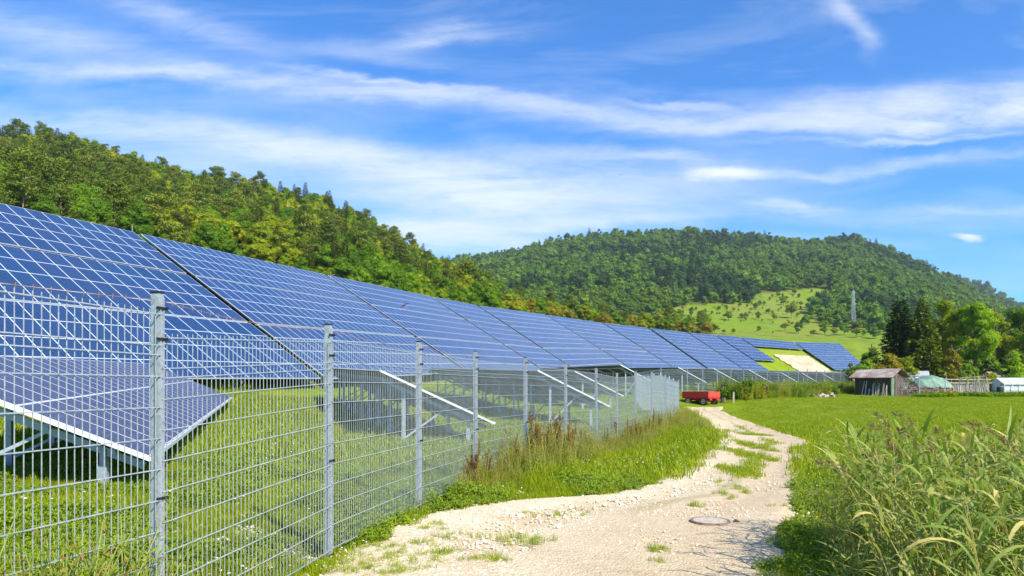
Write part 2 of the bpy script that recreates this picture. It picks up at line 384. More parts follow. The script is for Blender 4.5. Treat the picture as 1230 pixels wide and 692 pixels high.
    m.bump(hgt, .55, .018)
    me.materials.append(m.mat)
    rt = np.exp(-((T - .30) / .10) ** 2) + np.exp(-((T - .78) / .11) ** 2); w_ = ssmooth(.38, .6, T); md = np.exp(-((T - .54) / .075) ** 2) * ssmooth(7.5, 10, V[:, 1]) + .7*np.exp(-(T / .05) ** 2) + .8*np.exp(-((1 - T) / .06) ** 2); a = me.attributes.new('middle', 'FLOAT', 'POINT'); a.data.foreach_set('value', md.astype(np.float32)); a = me.attributes.new('worn', 'FLOAT', 'POINT'); a.data.foreach_set('value', w_.astype(np.float32)); a = me.attributes.new('rut', 'FLOAT', 'POINT'); a.data.foreach_set('value', rt.astype(np.float32))
    meshobj('gravel_path', me, kind='structure')
build_path()
PR_ = np.array(sorted(PATHROWS))
def path_t(x, y):
    """position across the path: 0 left edge, 1 right edge; nan beyond its far end"""
    x = np.asarray(x, float); y = np.asarray(y, float)
    a = np.interp(y, PR_[:, 0], PR_[:, 1]); b = np.interp(y, PR_[:, 0], PR_[:, 2])
    return np.where(y > PR_[-1, 0], 9., (x - a) / (b - a))

# ------------------------------------------------------------------ camera, sun, sky, haze
cam = bpy.data.objects.new('camera', bpy.data.cameras.new('camera')); COL.objects.link(cam); SC.camera = cam
cam.location = (0, 0, EYE); cam.rotation_euler = (math.pi / 2, 0, 0)
cam.data.sensor_width = 36; cam.data.lens = 36 * F / 1230; cam.data.shift_y = (HY - 346) / 1230
cam.data.clip_start = .05; cam.data.clip_end = 8000
SUN_EL, SAZ = math.radians(41), math.radians(143)      # azimuth measured from +Y towards +X
S = Vector((math.sin(SAZ) * math.cos(SUN_EL), math.cos(SAZ) * math.cos(SUN_EL), math.sin(SUN_EL)))
sun = bpy.data.objects.new('sun', bpy.data.lights.new('sun', 'SUN')); COL.objects.link(sun)
sun.data.energy = 5.0; sun.data.angle = math.radians(.53); sun.data.color = (1, .93, .78)
sun.rotation_euler = S.to_track_quat('Z', 'Y').to_euler()
W = bpy.data.worlds.new('World'); SC.world = W; W.use_nodes = True
def build_sky():
    t = W.node_tree; t.nodes.clear()
    class X(NT):
        def __init__(s): s.t = t
    m = X()
    sky = m.n('ShaderNodeTexSky', sky_type='NISHITA'); sky.sun_disc = False
    sky.sun_elevation = SUN_EL; sky.sun_rotation = SAZ; sky.air_density = 1.0; sky.dust_density = .35; sky.ozone_density = 2.2; sky.altitude = 400
    tc = m.n('ShaderNodeTexCoord'); sp = m.n('ShaderNodeSeparateXYZ'); m.l(tc.outputs['Generated'], sp.inputs[0])
    yy = m.math('MAXIMUM', sp.outputs[1], .12)
    u = m.math('DIVIDE', sp.outputs[0], yy); v = m.math('DIVIDE', sp.outputs[2], yy)
    cb = m.n('ShaderNodeCombineXYZ'); m.l(u, cb.inputs[0]); m.l(v, cb.inputs[1])
    def nz(sx, sy, sc, det, rough=.6, off=0, dist=0, rot=0.):
        mp = m.n('ShaderNodeMapping'); mp.inputs['Scale'].default_value = (sx, sy, 1); mp.inputs['Location'].default_value = (off, off, 0)
        mp.inputs['Rotation'].default_value = (0, 0, rot)
        m.l(cb.outputs[0], mp.inputs['Vector']); n = m.n('ShaderNodeTexNoise'); n.inputs['Scale'].default_value = sc
        n.inputs['Detail'].default_value = det; n.inputs['Roughness'].default_value = rough; n.inputs['Distortion'].default_value = dist
        m.l(mp.outputs[0], n.inputs['Vector']); return n.outputs['Fac']
    wu = m.math('MULTIPLY', m.math('SUBTRACT', nz(1, 2, 3, 4, .6, 4), .5), .16)
    wv = m.math('MULTIPLY', m.math('SUBTRACT', nz(1, 2.5, 3.5, 5, .65, 9), .5), .075)
    U = m.math('ADD', u, wu); V = m.math('ADD', v, wv)
    G = [ # x, y, half width, half height, slope (down to the right), strength : the cirrus
        (60,84,170,12,.05,.32),(300,100,200,9,.08,.5),(520,113,170,10,.10,.55),(700,138,150,13,.08,.52),(900,152,150,10,0,.55),
        (1080,120,110,17,-.05,.75),(1140,142,130,14,-.04,1.15),(1010,135,80,15,-.08,.6),(1225,125,60,20,0,.6),(820,128,70,5,.1,.5),(470,98,120,4,.12,.6),(1100,168,160,4,-.03,.5),
        (430,190,130,20,.16,.85),(300,175,130,18,.08,.45),(600,238,130,20,.05,.9),(520,278,120,18,.03,.95),(560,215,120,20,.1,.55),
        (690,262,160,8,-.05,.5),(740,230,160,20,0,.4),(640,200,150,18,.05,.4),
        (120,150,200,16,.05,.45),(60,40,190,28,.25,.42),(220,25,110,20,.35,.42),(540,46,80,9,-.05,.45),(430,60,90,10,.1,.25),
        (1025,18,22,16,.6,.5),(1040,45,14,14,.6,.4),
        (868,212,26,6,0,2.6),(1165,284,14,4,0,2.4),(760,190,130,7,.05,.3),(1000,210,120,5,-.04,.32),(1140,195,120,8,-.1,.42),
        (940,250,45,6,.03,.5),(820,196,110,7,.1,.3),(1180,250,140,5,0,.25),(1060,262,160,10,0,.22),(720,290,300,12,0,.30),(260,215,200,30,.2,.4)]
    tot = None
    for x, y, a, b, s, k in G:
        du = m.math('SUBTRACT', U, (x - CX) / F)
        dv = m.math('ADD', m.math('SUBTRACT', V, (HY - y) / F), m.math('MULTIPLY', du, s))
        e = m.math('ADD', m.math('POWER', m.math('ABSOLUTE', m.math('MULTIPLY', du, F / a)), 2.), m.math('POWER', m.math('ABSOLUTE', m.math('MULTIPLY', dv, F / b)), 2.))
        g = m.math('MULTIPLY', m.math('EXPONENT', m.math('MULTIPLY', e, -1.)), k)
        tot = g if tot is None else m.math('ADD', tot, g)
    tex = m.math('ADD', m.math('MULTIPLY', nz(1, 7, 3.4, 10, .68, 2, .5, .06), 1.35), m.math('MULTIPLY', nz(1, 4.2, 11, 8, .7, 6, .8, .1), .5))
    tex = m.math('MULTIPLY', m.math('SUBTRACT', tex, .52, clamp=True), 2.7)
    mask = m.math('MULTIPLY', m.math('MULTIPLY', tot, .66), tex)
    thin = m.math('MULTIPLY', m.math('SUBTRACT', nz(1, 4.5, 2.2, 8, .6, 12, .5, .08), .49, clamp=True), .8)
    mask = m.math('ADD', mask, thin)
    mask = m.math('SUBTRACT', 1., m.math('EXPONENT', m.math('MULTIPLY', mask, -1.35)))
    tint = m.mix(1., sky.outputs[0], (.33, .80, 1.28), 'MULTIPLY')
    c = m.mix(mask, tint, (5.3, 5.6, 5.9))
    bg = m.n('ShaderNodeBackground'); bg.inputs['Strength'].default_value = .135; m.l(c, bg.inputs['Color'])
    out = m.n('ShaderNodeOutputWorld'); m.l(bg.outputs[0], out.inputs['Surface'])
build_sky(); W.cycles.sampling_method = 'MANUAL'; W.cycles.sample_map_resolution = 256
HAZE = True
if HAZE:
    b = MB(); b.box(-1760, -1760, -9, 1760, 1760, 262)
    m = NT('valley_haze'); m.t.nodes.remove(m.b)
    pv = m.n('ShaderNodeVolumePrincipled'); pv.inputs['Color'].default_value = (.80, .88, 1, 1); pv.inputs['Density'].default_value = .00014
    pv.inputs['Anisotropy'].default_value = .2
    m.l(pv.outputs[0], m.out.inputs['Volume'])
    b.build('haze', m.mat, kind='stuff')
SC.view_settings.view_transform = 'Standard'; SC.view_settings.look = 'None'; SC.view_settings.gamma = 1
SC.view_settings.use_curve_mapping = False; SC.view_settings.exposure = 0.55
SC.render.engine = 'CYCLES'; cy = SC.cycles
cy.max_bounces = 5; cy.diffuse_bounces = 2; cy.glossy_bounces = 2; cy.transmission_bounces = 2; cy.transparent_max_bounces = 4; cy.volume_bounces = 0
cy.use_denoising = True; cy.sample_clamp_indirect = 4; cy.caustics_reflective = False; cy.caustics_refractive = False
cy.use_adaptive_sampling = True; cy.adaptive_threshold = .02
# ------------------------------------------------------------------ double-wire fence
FTOP = {0:2.21, 1:2.07, 2:2.19, 3:2.19}
FB = [(8.07,32.9),(8.2,35.4),(8.3,37.9),(8.45,40.4),(8.6,42.9),(8.7,45.2),(8.9,47.7),(9.2,50.2),(11.5,52.4),(14.2,55)]
FC = [(14.2,55)] + [(14.2 + i*1.76, 55 + i*1.80) for i in range(1, 25)]
def fence(name, pts, label, tops=None, group=None, spikes=True, near=0, wv=.0041, wh=.0066, skip_first=False, barb=False):
    x0, y0 = pts[0]; z0 = h1(x0, y0); root = empty(name, (x0, y0, z0), label=label, cat='fence', group=group)
    def loc(p): return (p[0] - x0, p[1] - y0, p[2] - z0)
    zg = [h1(*p) for p in pts]
    tz = [(2.35 if i < 5 else h1(*p) + 2.35 if i > 7 else (2.35 + (h1(*p) + 2.35)) / 2) if tops else zg[i] + 2.35 for i, p in enumerate(pts)]
    for i, p in enumerate(pts):
        if skip_first and i == 0: continue
        q = pts[min(i+1, len(pts)-1)]; r = pts[max(i-1, 0)]
        d = Vector((q[0]-r[0], q[1]-r[1], 0)).normalized(); nrm = Vector((d.y, -d.x, 0))
        up = (d.x, d.y, 0); near_p = i < near
        mb = MB(); mb.bar(loc((p[0], p[1], zg[i] - .35)), loc((p[0], p[1], tz[i] - .004)), .06, .045, up=up)
        c = Vector((p[0], p[1], 0)) + nrm * .034
        if near_p:
            for off in (-.012, .016):
                mb.bar(loc((c.x + d.x*off, c.y + d.y*off, zg[i] - .2)), loc((c.x + d.x*off, c.y + d.y*off, tz[i] - .03)), .007, .009, up=up)
        po = mb.build('post', M['steel'], root)
        cp = MB(); cp.bar(loc((p[0], p[1], tz[i] - .004)), loc((p[0], p[1], tz[i] + .01)), .066, .051, up=up); cp.build('post_cap', M['black'], po)
        if near_p:
            for zz in ([tz[i] - .10, tz[i] - .30, 1.02, .1] if i < 6 else [tz[i] - .3]):
                cl = MB()
                cl.bar(loc((c.x - d.x*.042, c.y - d.y*.042, zz)), loc((c.x + d.x*.042, c.y + d.y*.042, zz)), .014, .018)
                cl.tube([loc((c.x + d.x*.03, c.y + d.y*.03, zz)), loc((c.x + d.x*.03 + nrm.x*.02, c.y + d.y*.03 + nrm.y*.02, zz))], .012, 6)
                cl.build('clamp', M['black'], po)
    for i in range(len(pts) - 1):
        a = Vector((pts[i][0], pts[i][1], 0)); b = Vector((pts[i+1][0], pts[i+1][1], 0)); d = (b - a); L = d.length; d.normalize(); nrm = Vector((d.y, -d.x, 0)) * .03
        ta, tb = tz[i] - .17, tz[i+1] - .17
        if tops and i in tops: ta = tb = tops[i]
        if tops and i == 1: ta, tb = 2.06, 2.18
        n = int(L / .05); mb = MB(); ks = range(1, n) 
        ht = 2.03
        for k in ks:
            t = k / n; q = a + d * (L * t) + nrm; zt = ta + (tb - ta) * t
            g = 0.0
            mb.bar(loc((q.x, q.y, zt - ht - .02)), loc((q.x, q.y, zt + .028)), wv, wv, up=(d.x, d.y, 0), caps=i < 3)
        rows = [0, .2, .262] + [.4 + .2*j for j in range(9)]
        if ht - rows[-1] > .01: rows[-1] = ht
        for rr in rows:
            s = .0
            pa = a + d * (.005) + nrm * 1.25; pb = b - d * .005 + nrm * 1.25
            mb.bar(loc((pa.x, pa.y, ta - rr)), loc((pb.x, pb.y, tb - rr)), wh, wh, caps=False)
        mb.build('mesh_panel', M['wire'], root)
    if barb:
        mb = MB()
        for i in range(len(pts) - 1):
            if i > 7: break
            a = Vector((*pts[i], tz[i] - .045)); b = Vector((*pts[i+1], tz[i+1] - .045)); P = []
            for k in range(9):
                t = k / 8; q = a.lerp(b, t); q.z -= .05 * math.sin(math.pi * t) ; P.append(loc(q))
            mb.tube(P, .0022, 4, False)
            for k in range(24):
                t = (k + .5) / 24; q = a.lerp(b, t); q.z -= .05 * math.sin(math.pi * t)
                for s in (-1, 1):
                    e = Vector((random.uniform(-.2, .2), random.uniform(-.2, .2), s)).normalized() * .016
                    mb.bar(loc(q - e * .3), loc(q + e), .003, .003)
        mb.build('barbed_wire', M['rust'], root)
    return root
fence('mesh_fence', FA, 'long galvanized wire mesh fence curving beside the gravel track, nearest to the camera', FTOP, near=8, barb=True)
fence('mesh_fence', FB, 'short wire mesh fence turning back from the corner post, left of the red trailer', skip_first=True)
fence('mesh_fence', FC, 'far wire mesh fence running behind the red trailer and tall weeds towards the shed', skip_first=True)

# ------------------------------------------------------------------ big solar tables on the slope
def lerp(a, b, t): return a + (b - a) * t
def slab(mb_list, P, uvs, n, th, matf, parent, name, origin):
    """panel slab: top face split in a grid with UVs in modules; P = (bl, br, tr, tl)"""
    bl, br, tr, tl = [Vector(p) - origin for p in P]
    nv = ((br - bl).cross(tl - bl)).normalized()
    if nv.z < 0: nv = -nv
    nc = max(2, int(round(uvs[1][0] - uvs[0][0]))); nr = max(1, int(round(uvs[2][1] - uvs[1][1]))); V = []; UVs = []
    for j in range(nr + 1):
        for i in range(nc + 1):
            a, b = i / nc, j / nr; V.append(bl.lerp(br, a).lerp(tl.lerp(tr, a), b)); UVs.append((uvs[0][0] + (uvs[1][0]-uvs[0][0])*a, uvs[0][1] + (uvs[3][1]-uvs[0][1])*b))
    N0 = len(V); V = V + [p - nv * th for p in V]; W1 = nc + 1
    top = [(j*W1+i, j*W1+i+1, (j+1)*W1+i+1, (j+1)*W1+i) for j in range(nr) for i in range(nc)]; bot = [tuple(k + N0 for k in f[::-1]) for f in top]
    rim = [i for i in range(nc)] + [j*W1+nc for j in range(nr)] + [nr*W1+i for i in range(nc, 0, -1)] + [j*W1 for j in range(nr, 0, -1)]
    sd = [(rim[k], rim[k] + N0, rim[(k+1) % len(rim)] + N0, rim[(k+1) % len(rim)]) for k in range(len(rim))]
    me = bpy.data.meshes.new(name); me.from_pydata([tuple(v) for v in V], [], top + bot + sd)
    me.materials.append(matf); me.materials.append(M['back']); me.materials.append(M['alu'])
    uv = me.uv_layers.new(name='UVMap')
    li = np.zeros(len(me.loops), np.int32); me.loops.foreach_get('vertex_index', li); UVs = np.array(UVs + UVs, np.float32)
    uv.data.foreach_set('uv', UVs[li].ravel())
    me.polygons.foreach_set('material_index', np.array([0]*len(top) + [1]*len(bot) + [2]*len(sd), np.int32))
    me.update()
    return meshobj(name, me, parent), nv
NAMES = ['first', 'second', 'third', 'fourth', 'fifth', 'sixth', 'seventh', 'eighth', 'ninth', 'tenth', 'eleventh', 'twelfth']
UACC = 0
for i in range(12):
    B0, B1, T0, T1 = [Vector(p) for p in (BOT[i], BOT[i+1], TOP[i], TOP[i+1])]
    if i == 11: label = 'solar table at the far right end of the big array, beside the sandy gap'
    elif i == 10: label = 'solar table with only its top bank of modules, above the pale sandy slope'
    elif i == 0: label = 'largest blue solar table, cut by the left picture edge, nearest in the big array'
    else: label = f'{NAMES[i]} blue solar table from the left in the big array on the slope'
    org = B0.lerp(B1, .5); root = empty('solar_table', org, label=label, cat='solar table', group='large solar tables on the slope')
    L = (B1 - B0).length; wide = {0: .6, 7: 1.6}.get(i, .6 if i < 3 else .8)
    e0 = wide * .5 / L; e1 = ({0: .6, 6: 1.6}.get(i, .6 if i < 3 else .8)) * .5 / L
    a0, a1 = e0, 1 - e1
    ncol = max(1, round(L * (a1 - a0) / .93))
    def pt(u, v): return B0.lerp(B1, u).lerp(T0.lerp(T1, u), v)
    banks = [(0, .328), (.340, .664), (.672, 1)]
    if i >= 6: banks = [(0, .494), (.502, 1)]
    if i == 10: banks = [(0.72, 1)]
    if i == 9: banks = [(.28, .72), (.725, 1)]
    for bi, (v0, v1) in enumerate(banks):
        nrow = round((v1 - v0) * 12)
        # small real misalignments between banks
        jog = random.uniform(-.02, .02)
        P = [pt(a0, v0), pt(a1, v0), pt(a1, v1), pt(a0, v1)]
        off = Vector((0, 0, jog)); P = [p + off for p in P]
        slab(None, P, [(0, bi*4), (ncol, bi*4), (ncol, bi*4+nrow), (0, bi*4+nrow)], 0, .045, M['pv'], root, 'module_bank', org)
    v_lo, v_hi = banks[0][0], banks[-1][1]
    rl = MB()
    for vv in np.linspace(v_lo + .03, v_hi - .03, 7):
        a = pt(a0 + .002, vv) - org; b = pt(a1 - .002, vv) - org; a.z -= .15; b.z -= .15; rl.bar(a, b, .07, .12)
    rl.build('purlins', M['steel'], root)
    npost = max(2, int(L / 4.5) + 1)
    for j in range(npost):
        t = lerp(a0 + .02, a1 - .02, j / (npost - 1))
        raf = MB(); a = pt(t, v_lo + .01) - org; b = pt(t, v_hi - .01) - org; a.z -= .28; b.z -= .28; raf.bar(a, b, .08, .14); raf.build('rafter', M['steel'], root)
        for vv in (v_lo + .04, (v_lo + v_hi) / 2, v_hi - .05):
            q = pt(t, vv); po = MB(); g = h1(q.x, q.y); po.bar((q.x - org.x, q.y - org.y, g - .3 - org.z), (q.x - org.x, q.y - org.y, max(q.z - .3, g) - org.z), .12, .09)
            po.build('post', M['steel'], root)

# ------------------------------------------------------------------ lower solar rows whose ends stand along the fence
RD = Vector((-.337, .9415, 0)); UP = Vector((-.856, -.306, .416)); LS = 3.3
ENDS = [(-4.80,9.0,.823),(-.49,18.1,.81),(3.8,26.7,1.02),(6.27,38.4,1.27),(11.2,53.5,2.12),(18,63,2.2),(22.6,67.5,2.2),(28,73,2.2),(34,79.5,2.03),(39.5,87,2.2),(45.6,94.5,2.25),(52,102,2.5)]
RL = ['low solar row nearest the camera, violet modules seen from above through the fence',
      'second low solar row, edge-on with white rail end behind the third fence post',
      'third low solar row, seen edge-on behind the sixth fence post',
      'fourth low solar row, edge-on just beyond the third one with its white rail nearly parallel',
      'low solar row behind the far corner post of the near fence',
      'low solar row whose white end rail slopes down above the red trailer',
      'low solar row with its rail end just right of the red trailer', 'low solar row with its rail end above the middle of the tall weeds',
      'low solar row with its rail end near the right part of the weeds', 'low solar row third from the shed, rail end over the far fence',
      'low solar row second from the shed, rail end over the far fence', 'low solar row whose rail end is closest to the wooden shed']
def foot_dist(x, y): return float(line_dist(np.array([x]), np.array([y]))[0][0])
for i, c in enumerate(ENDS):
    C = Vector(c); root = empty('solar_row', C, label=RL[i], cat='solar row', group='low solar rows along the fence')
    T = 0
    while T < 60 and foot_dist(C.x + RD.x*T + UP.x*LS, C.y + RD.y*T + UP.y*LS) < -3.0: T += .8
    T = max(T, 6)
    if i == 0: T = 20.8
    Bx, By = C.x + RD.x*T, C.y + RD.y*T
    zb = 1.319 if i == 0 else min(h1(Bx, By) + .8, .37 + .027 * By + .05) 
    Bp = Vector((Bx, By, zb)); D = C + UP*LS; A = Bp + UP*LS
    ncol = round(T / .82); Z = Vector((0, 0, 0))
    P = [C, Bp, A, D]
    slab(None, P, [(0, 0), (ncol, 0), (ncol, 2), (0, 2)], 0, .05, M['pv2'], root, 'module_bank', C)
    er = MB(); d0 = (D - C).normalized(); e = Vector((0, 0, -.035)); o = -RD*.03
    er.bar(Vector((0,0,0)) - d0*.02 + e + o, D - C + d0*.02 + e + o, .035, .055); er.build('end_rail', M['alu'], root)
    er = MB(); q0 = Vector((.03, 0, -.03)); er.bar(q0, Bp - C + q0, .03, .06); er.build('eave_rail', M['alu'], root)
    pu = MB()
    for s in (.15, .4, .65, .9):
        a = (D - C) * s + Vector((0, 0, -.13)); b = (Bp - C) + (D - C) * s + Vector((0, 0, -.13)); pu.bar(a + RD*.1, b, .05, .09)
    pu.build('purlins', M['steel'], root)
    n = int(T / 2.4) + 1
    for j in range(n + 1):
        t = .35 + j * (T - .6) / max(n, 1); base = C.lerp(Bp, t / T)
        tops = []
        for s, nm in ((.2, 'front'), (.78, 'rear')):
            q = base + (D - C) * s; g = h1(q.x, q.y); g = min(g, q.z - .3)
            po = MB(); w = .085; 
            po.bar((q.x - C.x, q.y - C.y, g - .3 - C.z), (q.x - C.x, q.y - C.y, q.z - .2 - C.z), w, .08)
            if i < 4: po.bar((q.x - C.x, q.y - C.y - .045, g - .1 - C.z), (q.x - C.x, q.y - C.y - .045, g + .35 - C.z), w + .03, .012)
            po.build('post', M['steel'], root); tops.append((q, g))
        bm = MB(); a = base + (D - C)*.04 - C; b = base + (D - C)*.97 - C; a.z -= .22; b.z -= .22; bm.bar(a, b, .06, .1)
        if i < 5:
            q, g = tops[1]; r = base + (D - C) * .42; bm.bar((q.x - C.x, q.y - C.y, g + .15 - C.z), (r.x - C.x, r.y - C.y, r.z - .25 - C.z), .045, .045)
        bm.build('rafter', M['steel'], root)

# bare sandy ground in the gap of the big array
def bare():
    V = []; n, m = 24, 16; B0, B1, T0, T1 = [Vector(p) for p in (BOT[10], BOT[11], TOP[10], TOP[11])]
    for i in range(n + 1):
        for j in range(m + 1):
            u = .20 + .74*i/n + .02*math.sin(j*2.1); v = -.02 + .57*j/m; q = B0.lerp(B1, u).lerp(T0.lerp(T1, u), v); V.append((q.x, q.y, h1(q.x, q.y) + .25 + .06*math.sin(i*1.7+j)))
    b = MB(); b.add(V, [(i*(m+1)+j, (i+1)*(m+1)+j, (i+1)*(m+1)+j+1, i*(m+1)+j+1) for i in range(n) for j in range(m)])
    b.build('sandy_slope', simple('bare_sandy_soil', (.52, .40, .25), .95, 0, .3, .35), smooth=True, kind='structure')
bare()
# ------------------------------------------------------------------ plant meshes
def fmesh(name, V, Fs, mats, mi=None, tone=None, smooth=False):
    me = bpy.data.meshes.new(name); me.from_pydata(np.asarray(V).tolist(), [], Fs)
    for m in (mats if isinstance(mats, (list, tuple)) else [mats]): me.materials.append(m)
    if mi is not None: me.polygons.foreach_set('material_index', np.asarray(mi, dtype=np.int32))
    if tone is not None:
        a = me.attributes.new('tone', 'FLOAT', 'FACE'); a.data.foreach_set('value', np.asarray(tone, dtype=np.float32))
    if smooth: me.polygons.foreach_set('use_smooth', [True] * len(me.polygons))
    me.update(); return me
def unit(v): return v / np.maximum(np.linalg.norm(v, axis=-1, keepdims=True), 1e-9)
class Leaves:
    """many small leaf faces, each a rhombus with its own size, direction and tone"""
    def __init__(s): s.V = []; s.T = []; s.n = 0
    def add(s, P, D, N, ln, wd, tone):
        D = unit(D); Wv = unit(np.cross(D, N)); ln = np.asarray(ln).reshape(-1, 1); wd = np.asarray(wd).reshape(-1, 1)
        v = np.stack([P, P + D*ln*.45 + Wv*wd*.5, P + D*ln, P + D*ln*.45 - Wv*wd*.5], 1).reshape(-1, 3)
        s.V.append(v); s.T.append(np.broadcast_to(np.asarray(tone, float), (len(P),)).copy()); s.n += len(P)
    def get(s):
        V = np.concatenate(s.V); f = np.arange(len(V)).reshape(-1, 4).tolist(); return V, f, np.concatenate(s.T)
def rv(n, r=rng): return unit(r.normal(size=(n, 3)))
def trunk_mb(H_, r0, bend=.3, limbs=5, lo=.35, spread=.3, seed=0):
    r = random.Random(seed); mb = MB(); pts = []; x = y = 0
    for i in range(7):
        t = i / 6; pts.append((x, y, H_*t - .4 * (i == 0))); x += r.uniform(-1, 1) * bend * .3; y += r.uniform(-1, 1) * bend * .3
    mb.tube(pts, [r0 * (1.25 if i == 0 else 1 - .8 * i / 6) for i in range(7)], 7)
    for k in range(limbs):
        t = lo + (1 - lo) * k / max(limbs, 1) * .85; j = min(5, int(t * 6)); a = Vector(pts[j]).lerp(Vector(pts[j+1]), t*6 - j)
        an = r.uniform(0, 6.28); ln = H_ * spread * r.uniform(.6, 1) * (1.1 - t*.5); e = a + Vector((math.cos(an)*ln, math.sin(an)*ln, ln*.55))
        m_ = a.lerp(e, .5) + Vector((0, 0, ln*.1)); mb.tube([a, m_, e], [r0*.42, r0*.28, r0*.1], 5)
    return mb
def _ico():
    import bmesh
    bm = bmesh.new(); bmesh.ops.create_icosphere(bm, subdivisions=2, radius=1); V = np.array([v.co[:] for v in bm.verts]); f = [tuple(v.index for v in a.verts) for a in bm.faces]; bm.free(); return V, f
ICO = _ico()
def broad(name, seed, H_, W_, nlobe, nleaf, leaf, mat, base=.22, shape=1.0, lob=.36):
    r = np.random.default_rng(seed); L = Leaves(); core = []; zc = H_ * (base + (1 - base) * .5); hz = H_ * (1 - base) * .5
    for k in range(nlobe):
        d = rv(1, r)[0]; q = r.uniform(.25, 1) ** .6
        w = 1 - .35 * shape * max(0, d[2] * q)        # narrower towards the top
        c = np.array([d[0]*W_*.5*q*w*.78, d[1]*W_*.5*q*w*.78, zc + d[2]*hz*q*.80]); R = W_ * lob * r.uniform(.55, 1.1) * .62
        n = int(nleaf / nlobe); D = rv(n, r); D[:, 2] = np.abs(D[:, 2]) * np.where(r.random(n) < .78, 1, -1); rad = R * r.uniform(.66, 1.2, n)[:, None]
        P = c + D * rad * np.array([1, 1, .8]) 
        N = unit(D + r.normal(size=(n, 3)) * .55); T = unit(np.cross(N, rv(n, r)))
        s = leaf * r.uniform(.6, 1.25, n); tn = r.uniform(.05, .95); L.add(P, T, N, s, s * .6, np.clip(tn + r.normal(0, .1, n), 0, 1))
        IV = ICO[0] * (1 + r.normal(0, .16, (len(ICO[0]), 1))) * R * .70 * np.array([1, 1, .8]) + c
        core.append((IV, tn))
    V, f, t = L.get(); t = list(t)
    for IV, tn in core:
        n0 = len(V); V = np.concatenate([V, IV]); f += [tuple(i + n0 for i in q) for q in ICO[1]]; t += [tn] * len(ICO[1])
    V[:, 2] = np.maximum(V[:, 2], H_ * .05)
    return fmesh(name, V, f, mat, tone=t)
def pine(name, seed, H_, W_, n, leaf, mat, bare=.45):
    r = np.random.default_rng(seed); L = Leaves()
    for k in range(22):
        t = bare + (1 - bare) * (k + .5) / 22; a = r.uniform(0, 6.28); ln = W_ * .5 * (1 - (t - bare) / (1 - bare) * .65) * r.uniform(.4, 1)
        c = np.array([math.cos(a)*ln, math.sin(a)*ln, H_*t]); R = W_ * r.uniform(.12, .22); m = n // 22; D = rv(m, r)
        P = c + D * np.array([R*1.25, R*1.25, R*.42]) * r.uniform(.5, 1.1, m)[:, None]; N = unit(D * [.5, .5, 1] + r.normal(size=(m, 3))*.5)
        T = unit(np.cross(N, rv(m, r))); s = leaf * r.uniform(.6, 1.2, m); L.add(P, T, N, s, s*.55, np.clip(r.uniform(.1, .9) + r.normal(0, .1, m), 0, 1))
    V, f, t = L.get(); return fmesh(name, V, f, mat, tone=t)
def spruce(name, seed, H_, W_, nlev, per, leaf, mat, droop=.25, power=.8, bottom=.06):
    r = np.random.default_rng(seed); L = Leaves()
    for k in range(nlev):
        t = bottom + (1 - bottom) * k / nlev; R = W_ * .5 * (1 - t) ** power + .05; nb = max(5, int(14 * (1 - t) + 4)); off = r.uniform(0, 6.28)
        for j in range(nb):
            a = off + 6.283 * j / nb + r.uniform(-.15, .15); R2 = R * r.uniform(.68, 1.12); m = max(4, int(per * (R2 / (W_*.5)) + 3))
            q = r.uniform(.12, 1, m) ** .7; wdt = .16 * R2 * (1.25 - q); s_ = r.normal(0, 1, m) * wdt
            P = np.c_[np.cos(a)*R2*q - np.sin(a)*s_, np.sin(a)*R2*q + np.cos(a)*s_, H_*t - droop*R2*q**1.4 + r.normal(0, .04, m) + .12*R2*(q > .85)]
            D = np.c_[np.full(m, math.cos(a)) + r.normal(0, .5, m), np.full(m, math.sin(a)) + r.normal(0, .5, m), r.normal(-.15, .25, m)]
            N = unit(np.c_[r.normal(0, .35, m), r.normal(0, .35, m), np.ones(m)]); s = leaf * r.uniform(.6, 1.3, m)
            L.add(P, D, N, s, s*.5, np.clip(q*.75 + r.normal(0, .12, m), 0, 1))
    V, f, t = L.get(); return fmesh(name, V, f, mat, tone=t)
def blades(name, seed, n, h, spread, w, mat, lean=.5, flower=0, fl_mat=None, straw=0):
    r = np.random.default_rng(seed); V = []; Fc = []; T = []; MI = []; k = 0
    for i in range(n):
        a = r.uniform(0, 6.283); rad = spread * math.sqrt(r.random()); bx, by = math.cos(a)*rad, math.sin(a)*rad; hh = h * r.uniform(.45, 1.1)
        d = r.uniform(0, 6.283); ln = lean * hh * r.uniform(.2, 1.1); dx, dy = math.cos(d)*ln, math.sin(d)*ln; px_, py_ = -math.sin(d)*w*.5, math.cos(d)*w*.5
        V += [(bx-px_, by-py_, -.02), (bx+px_, by+py_, -.02), (bx+dx*.35-px_*.85, by+dy*.35-py_*.85, hh*.55), (bx+dx*.35+px_*.85, by+dy*.35+py_*.85, hh*.55), (bx+dx, by+dy, hh*.97)]
        Fc += [(k, k+1, k+3, k+2), (k+2, k+3, k+4)]; tt = r.uniform(0, 1); T += [tt, min(1, tt+.1)]; MI += [0, 0]; k += 5
    for i in range(flower):
        a = r.uniform(0, 6.283); rad = spread * math.sqrt(r.random()); x, y, z = math.cos(a)*rad, math.sin(a)*rad, h*r.uniform(.8, 1.15); s = .010
        V += [(x-s, y-s, z), (x+s, y-s, z+.006), (x+s, y+s, z), (x-s, y+s, z+.006)]; Fc.append((k, k+1, k+2, k+3)); T.append(.5); MI.append(1); k += 4
    return fmesh(name, V, Fc, [mat, fl_mat or mat], MI, T)
